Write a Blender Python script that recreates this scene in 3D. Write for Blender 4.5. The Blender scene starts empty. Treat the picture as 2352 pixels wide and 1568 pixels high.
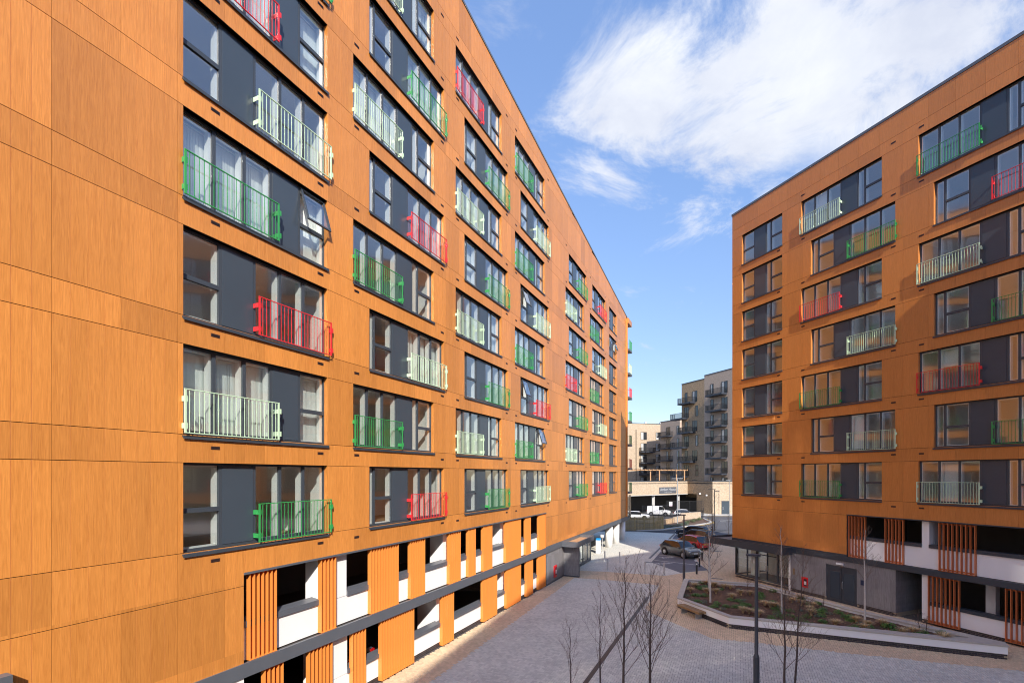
import bpy, math, random
import numpy as np
from mathutils import Vector, Matrix
random.seed(7)
R = math.radians
sc = bpy.context.scene
col = sc.collection

# ------------------------------------------------------------------ camera, sky, sun, exposure
cam_d = bpy.data.cameras.new('camera'); cam = bpy.data.objects.new('camera', cam_d); col.objects.link(cam)
cam.location = (0, 0, 8.2); cam.rotation_euler = (R(90), 0, 0)
cam_d.lens = 17.0; cam_d.sensor_width = 36; cam_d.shift_y = 0.1297; cam_d.clip_start = 0.1; cam_d.clip_end = 3000
sc.camera = cam

SUN_EL = R(34.0)
SUN_H = Vector((0.238, -0.971)).normalized()
S = Vector((SUN_H.x * math.cos(SUN_EL), SUN_H.y * math.cos(SUN_EL), math.sin(SUN_EL)))
world = bpy.data.worlds.new('World'); sc.world = world; world.use_nodes = True
wn, wl = world.node_tree.nodes, world.node_tree.links
wn.clear()
w_out = wn.new('ShaderNodeOutputWorld'); w_bg = wn.new('ShaderNodeBackground'); w_bg.inputs[1].default_value = 0.15
sky = wn.new('ShaderNodeTexSky'); sky.sky_type = 'NISHITA'; sky.sun_disc = False
sky.sun_elevation = SUN_EL; sky.sun_rotation = math.atan2(S.x, S.y); sky.altitude = 50; sky.air_density = 1.0; sky.dust_density = 0.4; sky.ozone_density = 1.2
# clouds: noise over the view direction flattened onto a high layer
tc = wn.new('ShaderNodeTexCoord')
sep = wn.new('ShaderNodeSeparateXYZ'); wl.new(tc.outputs['Generated'], sep.inputs[0])
def wmath(op, a, b=None, c=None):
    n = wn.new('ShaderNodeMath'); n.operation = op
    for i, v in enumerate((a, b, c)):
        if v is None: continue
        if isinstance(v, (int, float)): n.inputs[i].default_value = v
        else: wl.new(v, n.inputs[i])
    return n.outputs[0]
zc = wmath('ADD', wmath('MAXIMUM', sep.outputs[2], 0.0), 0.22)
px = wmath('DIVIDE', sep.outputs[0], zc); py = wmath('DIVIDE', sep.outputs[1], zc)
cmb = wn.new('ShaderNodeCombineXYZ'); wl.new(px, cmb.inputs[0]); wl.new(py, cmb.inputs[1])
def wnoise(scale, detail, rough, dist, off):
    mp = wn.new('ShaderNodeMapping'); mp.inputs['Location'].default_value = off; wl.new(cmb.outputs[0], mp.inputs[0])
    n = wn.new('ShaderNodeTexNoise'); n.inputs['Scale'].default_value = scale; n.inputs['Detail'].default_value = detail
    n.inputs['Roughness'].default_value = rough; n.inputs['Distortion'].default_value = dist; wl.new(mp.outputs[0], n.inputs[0]); return n.outputs[0]
n_big = wnoise(0.9, 2, 0.5, 0.2, (3.1, 1.7, 0)); n_mid = wnoise(3.4, 14, 0.66, 0.55, (0.4, 5.2, 0))
def blob(cx, cy, r):
    d = wmath('SQRT', wmath('ADD', wmath('POWER', wmath('SUBTRACT', px, cx), 2), wmath('POWER', wmath('SUBTRACT', py, cy), 2)))
    return wmath('MAXIMUM', wmath('SUBTRACT', 1.0, wmath('DIVIDE', d, r)), 0.0)
def pdir(x, y):   # photo pixel on the 2352 px frame -> point on the cloud layer
    d = Vector(((x - 1176) / 1110.7, 1, (1089 - y) / 1110.7)).normalized(); z = max(d.z, 0) + 0.22
    return d.x / z, d.y / z
banks = [(1900, 100, .42, .9), (1700, 270, .36, .8), (1480, 270, .30, .82), (1380, 300, .16, .6), (2100, 40, .34, .8), (2050, 230, .3, .6), (1160, 60, .2, .42), (1440, 120, .14, .3), (1660, 420, .2, .45)]
acc = None
for bx, by, br, bw in banks:
    cx, cy = pdir(bx, by); t = wmath('MULTIPLY', blob(cx, cy, br), bw); acc = t if acc is None else wmath('MAXIMUM', acc, t)
dens = wmath('ADD', wmath('MULTIPLY', n_mid, 1.45), wmath('MULTIPLY', n_big, 0.25))
dens = wmath('ADD', dens, wmath('MULTIPLY', acc, 0.46))
low = wmath('MULTIPLY', wmath('MAXIMUM', wmath('SUBTRACT', 0.32, sep.outputs[2]), 0.0), 0.9)
dens = wmath('SUBTRACT', dens, low)
mr = wn.new('ShaderNodeMapRange'); mr.interpolation_type = 'SMOOTHSTEP'; wl.new(dens, mr.inputs[0])
mr.inputs[1].default_value = 0.90; mr.inputs[2].default_value = 1.26
mixc = wn.new('ShaderNodeMix'); mixc.data_type = 'RGBA'; wl.new(mr.outputs[0], mixc.inputs[0])
hs = wn.new('ShaderNodeHueSaturation'); hs.inputs['Saturation'].default_value = 1.08; hs.inputs['Value'].default_value = 0.92
wl.new(sky.outputs[0], hs.inputs['Color'])
ez = wmath('MULTIPLY_ADD', wmath('MINIMUM', wmath('MAXIMUM', sep.outputs[2], 0.0), 1.0), 0.60, 0.25); wl.new(ez, hs.inputs['Value'])
tint = wn.new('ShaderNodeMix'); tint.data_type = 'RGBA'; tint.blend_type = 'MULTIPLY'; tint.inputs[0].default_value = 1.0; wl.new(hs.outputs[0], tint.inputs[6]); tint.inputs[7].default_value = (1.0, 0.94, 0.985, 1)
wl.new(tint.outputs[2], mixc.inputs[6])
cshade = wn.new('ShaderNodeMix'); cshade.data_type = 'RGBA'; cs_r = wn.new('ShaderNodeMapRange'); wl.new(wnoise(3.2, 8, 0.6, 0.3, (7.7, 2.2, 0)), cs_r.inputs[0]); cs_r.inputs[1].default_value = 0.36; cs_r.inputs[2].default_value = 0.64
wl.new(cs_r.outputs[0], cshade.inputs[0]); cshade.inputs[6].default_value = (1.42, 1.52, 1.8, 1); cshade.inputs[7].default_value = (1.85, 1.92, 2.08, 1)
wl.new(cshade.outputs[2], mixc.inputs[7])
wl.new(mixc.outputs[2], w_bg.inputs[0]); wl.new(w_bg.outputs[0], w_out.inputs[0])

sun_d = bpy.data.lights.new('sun', 'SUN'); sun_d.energy = 2.0; sun_d.angle = R(0.5); sun_d.cycles.use_multiple_importance_sampling = False; sun_d.color = (1.0, 0.93, 0.83)
sun = bpy.data.objects.new('sun', sun_d); col.objects.link(sun); sun.location = (20, -60, 60)
sun.rotation_euler = S.to_track_quat('Z', 'Y').to_euler()
vs = sc.view_settings; vs.view_transform = 'Standard'; vs.look = 'None'; vs.exposure = 1.78; vs.gamma = 1.0
vs.use_curve_mapping = False
cy = sc.cycles
cy.use_denoising = True; cy.max_bounces = 8; cy.diffuse_bounces = 4; cy.glossy_bounces = 4; cy.transmission_bounces = 4; cy.transparent_max_bounces = 12
cy.sample_clamp_indirect = 14.0
cy.use_guiding = True; cy.use_surface_guiding = True; cy.use_volume_guiding = False; cy.guiding_training_samples = 128; cy.surface_guiding_probability = 0.9; cy.blur_glossy = 0.0
cy.filter_width = 1.05; cy.denoising_prefilter = 'ACCURATE'

# ------------------------------------------------------------------ materials
MATS = {}
def newmat(name):
    m = bpy.data.materials.new(name); m.use_nodes = True; MATS[name] = m
    nt = m.node_tree; return m, nt.nodes, nt.links, nt.nodes['Principled BSDF']
def plain(name, c, rough=0.5, metal=0.0, var=0.08, scale=3.0, bump=0.0, bscale=60.0, spec=0.5, island=0.0):
    m, n, l, b = newmat(name)
    b.inputs['Roughness'].default_value = rough; b.inputs['Metallic'].default_value = metal; b.inputs['Specular IOR Level'].default_value = spec
    geo = n.new('ShaderNodeNewGeometry')
    no = n.new('ShaderNodeTexNoise'); no.inputs['Scale'].default_value = scale; no.inputs['Detail'].default_value = 6; l.new(geo.outputs['Position'], no.inputs[0])
    mp = n.new('ShaderNodeMapRange'); mp.inputs[3].default_value = 1 - var; mp.inputs[4].default_value = 1 + var; l.new(no.outputs[0], mp.inputs[0])
    val = mp.outputs[0]
    if island:
        oi = n.new('ShaderNodeObjectInfo'); ad = n.new('ShaderNodeMath'); ad.operation = 'ADD'; l.new(geo.outputs['Random Per Island'], ad.inputs[0]); l.new(oi.outputs['Random'], ad.inputs[1])
        fr = n.new('ShaderNodeMath'); fr.operation = 'FRACT'; l.new(ad.outputs[0], fr.inputs[0])
        m2 = n.new('ShaderNodeMapRange'); m2.inputs[3].default_value = 1 - island; m2.inputs[4].default_value = 1 + island; l.new(fr.outputs[0], m2.inputs[0])
        mu = n.new('ShaderNodeMath'); mu.operation = 'MULTIPLY'; l.new(val, mu.inputs[0]); l.new(m2.outputs[0], mu.inputs[1]); val = mu.outputs[0]
    vm = n.new('ShaderNodeVectorMath'); vm.operation = 'SCALE'; vm.inputs[0].default_value = c; l.new(val, vm.inputs['Scale']); l.new(vm.outputs[0], b.inputs['Base Color'])
    if bump:
        nb = n.new('ShaderNodeTexNoise'); nb.inputs['Scale'].default_value = bscale; nb.inputs['Detail'].default_value = 4; l.new(geo.outputs['Position'], nb.inputs[0])
        bp = n.new('ShaderNodeBump'); bp.inputs['Strength'].default_value = bump; bp.inputs['Distance'].default_value = 0.01; l.new(nb.outputs[0], bp.inputs['Height']); l.new(bp.outputs[0], b.inputs['Normal'])
    return m
def wood(name, theta, ca, cb, u0, bw, rough=0.36, pv=0.27, gscale=1.0, z0=0.22):
    """boards of printed timber laminate; theta turns world space so that x runs along the wall"""
    m, n, l, b = newmat(name)
    b.inputs['Roughness'].default_value = rough; b.inputs['Specular IOR Level'].default_value = 0.5
    geo = n.new('ShaderNodeNewGeometry'); rot = n.new('ShaderNodeVectorRotate'); rot.rotation_type = 'Z_AXIS'; rot.inputs['Angle'].default_value = -theta
    l.new(geo.outputs['Position'], rot.inputs['Vector']); se = n.new('ShaderNodeSeparateXYZ'); l.new(rot.outputs[0], se.inputs[0])
    def mth(op, a, bb=None):
        q = n.new('ShaderNodeMath'); q.operation = op
        for i, v in enumerate((a, bb)):
            if v is None: continue
            if isinstance(v, (int, float)): q.inputs[i].default_value = v
            else: l.new(v, q.inputs[i])
        return q.outputs[0]
    ub = mth('SUBTRACT', se.outputs[0], u0)
    bi = mth('FLOOR', mth('DIVIDE', ub, bw)); pi_ = mth('FLOOR', mth('DIVIDE', ub, bw * 4)); zq = mth('DIVIDE', mth('SUBTRACT', se.outputs[2], z0), 3.0); zf = mth('FLOOR', zq); zi = mth('ADD', mth('MULTIPLY', zf, 2.0), mth('GREATER_THAN', mth('SUBTRACT', zq, zf), mth('SUBTRACT', 0.76, mth('MULTIPLY', mth('LESS_THAN', zq, 2.0), 0.125))))
    cp = n.new('ShaderNodeCombineXYZ'); l.new(pi_, cp.inputs[0]); l.new(zi, cp.inputs[1]); wp = n.new('ShaderNodeTexWhiteNoise'); l.new(cp.outputs[0], wp.inputs[0])
    cbd = n.new('ShaderNodeCombineXYZ'); l.new(bi, cbd.inputs[0]); l.new(zi, cbd.inputs[1]); wb = n.new('ShaderNodeTexWhiteNoise'); l.new(cbd.outputs[0], wb.inputs[0])
    gv = n.new('ShaderNodeCombineXYZ'); l.new(mth('ADD', mth('MULTIPLY', se.outputs[0], 26.0 * gscale), mth('MULTIPLY', wb.outputs[0], 37.0)), gv.inputs[0]); l.new(mth('MULTIPLY', se.outputs[2], 1.1), gv.inputs[1]); l.new(mth('MULTIPLY', se.outputs[1], 16.0), gv.inputs[2])
    no = n.new('ShaderNodeTexNoise'); no.inputs['Scale'].default_value = 1.0; no.inputs['Detail'].default_value = 7; no.inputs['Roughness'].default_value = 0.62; no.inputs['Distortion'].default_value = 1.6; l.new(gv.outputs[0], no.inputs[0])
    g2 = n.new('ShaderNodeCombineXYZ'); l.new(mth('MULTIPLY', se.outputs[0], 70.0), g2.inputs[0]); l.new(mth('MULTIPLY', se.outputs[2], 4.0), g2.inputs[1])
    n2 = n.new('ShaderNodeTexNoise'); n2.inputs['Scale'].default_value = 1.0; n2.inputs['Detail'].default_value = 3; l.new(g2.outputs[0], n2.inputs[0])
    f = mth('ADD', mth('MULTIPLY', no.outputs[0], 0.75), mth('MULTIPLY', n2.outputs[0], 0.25))
    cr = n.new('ShaderNodeValToRGB'); cr.color_ramp.elements[0].position = 0.30; cr.color_ramp.elements[1].position = 0.68
    cr.color_ramp.elements[0].color = (*ca, 1); cr.color_ramp.elements[1].color = (*cb, 1); l.new(f, cr.inputs[0])
    tone = mth('ADD', mth('ADD', 1 - pv * 0.65, mth('MULTIPLY', wp.outputs[0], pv)), mth('MULTIPLY', wb.outputs[0], pv * 0.3))
    vm = n.new('ShaderNodeVectorMath'); vm.operation = 'SCALE'; l.new(cr.outputs[0], vm.inputs[0]); l.new(tone, vm.inputs['Scale']); l.new(vm.outputs[0], b.inputs['Base Color'])
    bp = n.new('ShaderNodeBump'); bp.inputs['Strength'].default_value = 0.12; bp.inputs['Distance'].default_value = 0.004; l.new(f, bp.inputs['Height']); l.new(bp.outputs[0], b.inputs['Normal'])
    return m
def glass(name, base=0.21, gain=2.5, tint=(0.955, 0.98, 0.975), rough=0.0, haze=0.65):
    m, n, l, b = newmat(name); n.remove(b); out = n['Material Output']
    fr = n.new('ShaderNodeFresnel'); fr.inputs[0].default_value = 1.5
    ma = n.new('ShaderNodeMath'); ma.operation = 'MULTIPLY_ADD'; ma.use_clamp = True; l.new(fr.outputs[0], ma.inputs[0]); ma.inputs[1].default_value = gain; ma.inputs[2].default_value = base
    geo = n.new('ShaderNodeNewGeometry'); inv = n.new('ShaderNodeMath'); inv.operation = 'SUBTRACT'; inv.inputs[0].default_value = 1.0; l.new(geo.outputs['Backfacing'], inv.inputs[1])
    fm = n.new('ShaderNodeMath'); fm.operation = 'MULTIPLY'; l.new(ma.outputs[0], fm.inputs[0]); l.new(inv.outputs[0], fm.inputs[1]); no = n.new('ShaderNodeTexNoise'); no.inputs['Scale'].default_value = 0.9; no.inputs['Detail'].default_value = 1; l.new(geo.outputs['Position'], no.inputs[0])
    bp = n.new('ShaderNodeBump'); bp.inputs['Strength'].default_value = 0.06; bp.inputs['Distance'].default_value = 0.05; l.new(no.outputs[0], bp.inputs['Height'])
    t = n.new('ShaderNodeBsdfTransparent'); t.inputs[0].default_value = (*tint, 1); g0 = n.new('ShaderNodeBsdfGlossy'); g0.inputs['Roughness'].default_value = rough; l.new(bp.outputs[0], g0.inputs['Normal']); g1 = n.new('ShaderNodeBsdfGlossy'); g1.inputs['Roughness'].default_value = 0.085
    g = n.new('ShaderNodeMixShader'); g.inputs[0].default_value = haze; l.new(g0.outputs[0], g.inputs[1]); l.new(g1.outputs[0], g.inputs[2])
    mx = n.new('ShaderNodeMixShader'); l.new(fm.outputs[0], mx.inputs[0]); l.new(t.outputs[0], mx.inputs[1]); l.new(g.outputs[0], mx.inputs[2]); l.new(mx.outputs[0], out.inputs[0])
    return m
def brick(name, c1, c2, mortar, rowh=0.075, bw=0.225, theta=0.0, patch=0.25):
    m, n, l, b = newmat(name); b.inputs['Roughness'].default_value = 0.85
    geo = n.new('ShaderNodeNewGeometry'); rot = n.new('ShaderNodeVectorRotate'); rot.rotation_type = 'Z_AXIS'; rot.inputs['Angle'].default_value = -theta; l.new(geo.outputs['Position'], rot.inputs['Vector'])
    se = n.new('ShaderNodeSeparateXYZ'); l.new(rot.outputs[0], se.inputs[0]); cb = n.new('ShaderNodeCombineXYZ'); l.new(se.outputs[0], cb.inputs[0]); l.new(se.outputs[2], cb.inputs[1])
    bt = n.new('ShaderNodeTexBrick'); bt.inputs['Scale'].default_value = 1.0; bt.inputs['Brick Width'].default_value = bw; bt.inputs['Row Height'].default_value = rowh; bt.inputs['Mortar Size'].default_value = 0.008; bt.inputs['Bias'].default_value = 0.0
    bt.inputs['Color1'].default_value = (*c1, 1); bt.inputs['Color2'].default_value = (*c2, 1); bt.inputs['Mortar'].default_value = (*mortar, 1); l.new(cb.outputs[0], bt.inputs[0])
    no = n.new('ShaderNodeTexNoise'); no.inputs['Scale'].default_value = 3.5; no.inputs['Detail'].default_value = 8; no.inputs['Roughness'].default_value = 0.75; l.new(geo.outputs['Position'], no.inputs[0])
    mp = n.new('ShaderNodeMapRange'); mp.inputs[1].default_value = 0.3; mp.inputs[2].default_value = 0.7; mp.inputs[3].default_value = 1 - patch; mp.inputs[4].default_value = 1 + patch; l.new(no.outputs[0], mp.inputs[0])
    vm = n.new('ShaderNodeVectorMath'); vm.operation = 'SCALE'; l.new(bt.outputs[0], vm.inputs[0]); l.new(mp.outputs[0], vm.inputs['Scale']); l.new(vm.outputs[0], b.inputs['Base Color'])
    return m

TH_L, TH_R = R(65.0), R(-68.35)
clad_l = wood('cladding_left', TH_L, (0.45, 0.158, 0.030), (0.67, 0.272, 0.062), 0.066, 0.306)
clad_r = wood('cladding_right', TH_R, (0.46, 0.158, 0.032), (0.63, 0.242, 0.060), 1.03, 0.306, pv=0.14, z0=0.66)
grey_wood_l = wood('grey_boards_left', TH_L, (0.12, 0.115, 0.12), (0.27, 0.26, 0.27), 0, 0.15, rough=0.6, pv=0.2)
grey_wood_r = wood('grey_boards_right', TH_R, (0.12, 0.115, 0.12), (0.27, 0.26, 0.27), 0, 0.15, rough=0.6, pv=0.2)
groove = plain('groove_sunlit', (0.78, 0.42, 0.19), 0.6)  # pale groove floor; sunlight on the groove sides put into its colour
anth = plain('anthracite_metal', (0.045, 0.055, 0.068), 0.38, 0.0, 0.12, 1.2)
band_m = plain('grey_flashing', (0.10, 0.108, 0.125), 0.35, 0.0, 0.12, 1.5)
infill = plain('infill_panel', (0.050, 0.066, 0.085), 0.22, 0.0, 0.1, 0.8)
white_in = plain('white_lining', (0.86, 0.87, 0.85), 0.5, 0, 0.02)
room_w = plain('room_paint', (0.84, 0.84, 0.81), 0.7, 0, 0.05, 0.5)
room_f = plain('room_floor', (0.34, 0.22, 0.13), 0.5)
backing = plain('backing_wall', (0.02, 0.02, 0.022), 0.9)
pane_m = glass('window_glass')
lobby_glass = glass('lobby_glass', 0.05, 1.3, (0.93, 0.96, 0.95))
blind_m = plain('blind_fabric', (0.74, 0.78, 0.76), 0.7, 0, 0.03)
vent_m = plain('vent_brown', (0.085, 0.03, 0.016), 0.5)
fin_l = plain('orange_fin', (0.74, 0.255, 0.052), 0.4, 0, 0.05, 0.6)
fin_r = plain('shaded_fin', (0.60, 0.175, 0.055), 0.4, 0, 0.05, 0.6)  # darker copy of the fin orange, the right block's shade in its colour
RAIL = {'green': plain('rail_green', (0.035, 0.30, 0.075), 0.4, 0, 0.04), 'pale': plain('rail_pale', (0.56, 0.74, 0.50), 0.4, 0, 0.04), 'red': plain('rail_red', (0.72, 0.028, 0.035), 0.4, 0, 0.04)}
white_r = plain('white_render', (0.82, 0.81, 0.80), 0.7, 0, 0.03, 0.6, 0.15, 80)
dark_conc = plain('garage_concrete', (0.10, 0.09, 0.085), 0.8, 0, 0.2, 0.7)
dbrick = plain('dark_brick', (0.045, 0.038, 0.042), 0.6, 0, 0.2, 9, 0.3, 90, island=0.35)
mortar = plain('mortar', (0.42, 0.33, 0.23), 0.9)
stone = plain('coping_stone', (0.47, 0.43, 0.37), 0.8, 0, 0.12, 2.5, 0.2, 50)
bark = plain('dark_bark', (0.095, 0.066, 0.052), 0.85, 0, 0.25, 20)
birch = plain('birch_bark', (0.52, 0.47, 0.42), 0.7, 0, 0.35, 14)
twig = plain('twig_brown', (0.16, 0.11, 0.082), 0.8, 0, 0.2, 5)
steel = plain('brushed_steel', (0.62, 0.62, 0.63), 0.35, 0.55, 0.05)
galv = plain('galvanised_post', (0.42, 0.44, 0.45), 0.45, 0.6, 0.1)
black_m = plain('black_metal', (0.018, 0.018, 0.02), 0.4, 0, 0.1)
pole_m = plain('charcoal_pole', (0.06, 0.062, 0.07), 0.42, 0, 0.08)
red_box = plain('red_enamel', (0.68, 0.015, 0.02), 0.35)
white_m = plain('white_paint', (0.8, 0.8, 0.8), 0.4, 0, 0.02)
timber = plain('bench_timber', (0.28, 0.17, 0.075), 0.65, 0, 0.3, 12, 0.2, 40, island=0.12)
fence_t = plain('fence_timber', (0.30, 0.215, 0.09), 0.75, 0, 0.3, 6, island=0.25)
pergola_t = plain('pergola_timber', (0.42, 0.24, 0.12), 0.7, 0, 0.2, 5)
tarmac = plain('asphalt', (0.085, 0.083, 0.088), 0.9, 0, 0.18, 0.8, 0.4, 120)
tarmac_new = plain('dark_asphalt', (0.05, 0.05, 0.055), 0.85, 0, 0.15, 1.5, 0.4, 120)
kerb_m = plain('kerb_concrete', (0.42, 0.41, 0.39), 0.85, 0, 0.12, 2)
yellow_l = plain('yellow_line', (0.62, 0.40, 0.10), 0.7, 0, 0.2, 4)
white_l = plain('white_line', (0.66, 0.66, 0.64), 0.7, 0, 0.15, 4)
soil = plain('mulch_ground', (0.105, 0.060, 0.038), 0.95, 0, 0.45, 5, 0.8, 30)
chip_m = plain('bark_chip', (0.24, 0.125, 0.07), 0.9, 0, 0.3, 8, island=0.6)
leaf_m = plain('green_leaf', (0.085, 0.19, 0.035), 0.55, 0, 0.4, 6, island=0.5)
leaf_g = plain('grey_green_leaf', (0.10, 0.14, 0.09), 0.6, 0, 0.3, 6, island=0.4)
straw_m = plain('dry_grass', (0.58, 0.42, 0.22), 0.7, 0, 0.3, 6, island=0.35)
shrub_m = plain('road_shrub', (0.10, 0.12, 0.05), 0.7, 0, 0.4, 4, island=0.5)
joint_m = plain('joint_sand', (0.10, 0.088, 0.08), 0.95, 0, 0.2, 6)
pav_grey = plain('grey_paver', (0.60, 0.578, 0.50), 0.8, 0, 0.22, 0.45, 0.2, 90, island=0.13)
pav_tan = plain('tan_paver', (0.66, 0.49, 0.31), 0.8, 0, 0.10, 0.5, 0.2, 90, island=0.11)
pav_dark = plain('charcoal_paver', (0.13, 0.125, 0.135), 0.8, 0, 0.25, 1.5, 0.2, 90)
def paver_sheet(name, c, th):
    m, n, l, b = newmat(name); b.inputs['Roughness'].default_value = 0.85
    geo = n.new('ShaderNodeNewGeometry'); rot = n.new('ShaderNodeVectorRotate'); rot.rotation_type = 'Z_AXIS'; rot.inputs['Angle'].default_value = -th; l.new(geo.outputs['Position'], rot.inputs['Vector'])
    bt = n.new('ShaderNodeTexBrick'); bt.inputs['Scale'].default_value = 1; bt.inputs['Brick Width'].default_value = 0.2; bt.inputs['Row Height'].default_value = 0.1; bt.inputs['Mortar Size'].default_value = 0.005
    bt.inputs['Color1'].default_value = (*[v * 1.1 for v in c], 1); bt.inputs['Color2'].default_value = (*[v * 0.9 for v in c], 1); bt.inputs['Mortar'].default_value = (*[v * 0.5 for v in c], 1); l.new(rot.outputs[0], bt.inputs[0])
    no = n.new('ShaderNodeTexNoise'); no.inputs['Scale'].default_value = 0.45; no.inputs['Detail'].default_value = 8; l.new(geo.outputs['Position'], no.inputs[0])
    mp = n.new('ShaderNodeMapRange'); mp.inputs[3].default_value = 0.84; mp.inputs[4].default_value = 1.14; l.new(no.outputs[0], mp.inputs[0])
    vm = n.new('ShaderNodeVectorMath'); vm.operation = 'SCALE'; l.new(bt.outputs[0], vm.inputs[0]); l.new(mp.outputs[0], vm.inputs['Scale']); l.new(vm.outputs[0], b.inputs['Base Color'])
    return m
sheet_grey = paver_sheet('grey_paving_sheet', (0.60, 0.578, 0.50), TH_L)
sheet_tan = paver_sheet('tan_paving_sheet', (0.66, 0.49, 0.31), TH_L)
brick_lit = brick('buff_brick', (0.50, 0.385, 0.27), (0.40, 0.29, 0.19), (0.42, 0.36, 0.28))
brick_br = brick('brown_brick', (0.44, 0.30, 0.175), (0.33, 0.215, 0.12), (0.38, 0.28, 0.18), patch=0.4, theta=TH_R)
brick_gr = brick('grey_brick', (0.49, 0.375, 0.29), (0.41, 0.305, 0.23), (0.45, 0.35, 0.27), patch=0.15, theta=TH_R)

# ------------------------------------------------------------------ mesh helpers
class MB:
    def __init__(s): s.v = []; s.f = []; s.m = []
    def box(s, x0, x1, y0, y1, z0, z1, mi=0, M=None):
        b = len(s.v); p = [(x0, y0, z0), (x1, y0, z0), (x1, y1, z0), (x0, y1, z0), (x0, y0, z1), (x1, y0, z1), (x1, y1, z1), (x0, y1, z1)]
        if M is not None: p = [tuple(M @ Vector(q)) for q in p]
        s.v += p; s.f += [(b, b + 3, b + 2, b + 1), (b + 4, b + 5, b + 6, b + 7), (b, b + 1, b + 5, b + 4), (b + 1, b + 2, b + 6, b + 5), (b + 2, b + 3, b + 7, b + 6), (b + 3, b, b + 4, b + 7)]; s.m += [mi] * 6; return s
    def face(s, pts, mi=0):
        b = len(s.v); s.v += [tuple(p) for p in pts]; s.f.append(tuple(range(b, b + len(pts)))); s.m.append(mi); return s
    def prism(s, poly, z0, z1, mi=0, ms=None):
        n = len(poly); b = len(s.v); s.v += [(p[0], p[1], z0) for p in poly] + [(p[0], p[1], z1) for p in poly]
        s.f.append(tuple(range(b + n - 1, b - 1, -1))); s.m.append(mi); s.f.append(tuple(range(b + n, b + 2 * n))); s.m.append(mi)
        for i in range(n):
            j = (i + 1) % n; s.f.append((b + i, b + j, b + n + j, b + n + i)); s.m.append(mi if ms is None else ms)
        return s
    def tube(s, pts, rads, k=6, mi=0, caps=True):
        rings = []; pts = [Vector(p) for p in pts]
        for i, p in enumerate(pts):
            d = (pts[min(i + 1, len(pts) - 1)] - pts[max(i - 1, 0)])
            d = d.normalized() if d.length > 1e-9 else Vector((0, 0, 1))
            a = d.orthogonal().normalized() if i == 0 else (rings_a - d * rings_a.dot(d)).normalized(); rings_a = a; c = d.cross(a)
            b = len(s.v)
            for q in range(k):
                t = 2 * math.pi * q / k; s.v.append(tuple(p + (a * math.cos(t) + c * math.sin(t)) * rads[i]))
            rings.append(b)
        for i in range(len(rings) - 1):
            for q in range(k):
                s.f.append((rings[i] + q, rings[i] + (q + 1) % k, rings[i + 1] + (q + 1) % k, rings[i + 1] + q)); s.m.append(mi)
        if caps:
            s.f.append(tuple(rings[0] + q for q in range(k - 1, -1, -1))); s.m.append(mi); s.f.append(tuple(rings[-1] + q for q in range(k))); s.m.append(mi)
        return s
    def cyl(s, x, y, z0, z1, r, k=16, mi=0, r1=None): return s.tube([(x, y, z0), (x, y, z1)], [r, r if r1 is None else r1], k, mi)
    def mesh(s, name, mats, smooth=False):
        me = bpy.data.meshes.new(name); me.from_pydata(s.v, [], s.f)
        for m in (mats if isinstance(mats, (list, tuple)) else [mats]): me.materials.append(m)
        me.polygons.foreach_set('material_index', s.m)
        if smooth: me.polygons.foreach_set('use_smooth', [True] * len(s.f))
        me.update(); return me
    def build(s, name, mats, parent=None, loc=(0, 0, 0), rot=(0, 0, 0), smooth=False): return place(name, s.mesh(name, mats, smooth), parent, loc, rot)
def place(name, me, parent=None, loc=(0, 0, 0), rot=(0, 0, 0)):
    o = bpy.data.objects.new(name, me); col.objects.link(o); o.location = loc; o.rotation_euler = rot
    if parent is not None: o.parent = parent
    return o
def tag(o, label=None, cat=None, group=None, kind=None):
    if label: o['label'] = label
    if cat: o['category'] = cat
    if group: o['group'] = group
    if kind: o['kind'] = kind
    return o
def thing(name, label, cat, loc=(0, 0, 0), rz=0.0, group=None):
    o = bpy.data.objects.new(name, None); col.objects.link(o); o.location = loc; o.rotation_euler = (0, 0, rz); o.empty_display_size = 0.3
    return tag(o, label, cat, group)
def auto_smooth(me, deg=35):
    me.polygons.foreach_set('use_smooth', [True] * len(me.polygons))
    try: me.set_sharp_from_angle(angle=R(deg))
    except Exception: pass
    return me
def text_mesh(name, body, size, mat, extrude=0.004):
    cu = bpy.data.curves.new(name + '_curve', 'FONT'); cu.body = body; cu.size = size; cu.align_x = 'CENTER'; cu.align_y = 'CENTER'; cu.extrude = extrude; cu.resolution_u = 3
    ob = bpy.data.objects.new(name + '_tmp', cu); col.objects.link(ob); dg = bpy.context.evaluated_depsgraph_get()
    me = bpy.data.meshes.new_from_object(ob.evaluated_get(dg)); bpy.data.objects.remove(ob); bpy.data.curves.remove(cu); me.name = name
    me.materials.clear(); me.materials.append(mat); return me
def in_poly(x, y, P):
    c = False; j = len(P) - 1
    for i in range(len(P)):
        if (P[i][1] > y) != (P[j][1] > y) and x < (P[j][0] - P[i][0]) * (y - P[i][1]) / (P[j][1] - P[i][1]) + P[i][0]: c = not c
        j = i
    return c

# ------------------------------------------------------------------ the two orange apartment buildings
OL = Vector((-13.97, 0, 0)); OR = Vector((17.70, 38.85, 0))
left = thing('apartment_building', 'long sunlit orange timber-clad apartment block filling the left side', 'building', OL, TH_L)
right = thing('apartment_building', 'shaded orange timber-clad apartment block with flat roof on the right', 'building', OR, TH_R)

def to_world(root_o, th, p): return Vector((root_o.x + math.cos(th) * p[0] - math.sin(th) * p[1], root_o.y + math.sin(th) * p[0] + math.cos(th) * p[1], p[2]))

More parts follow.
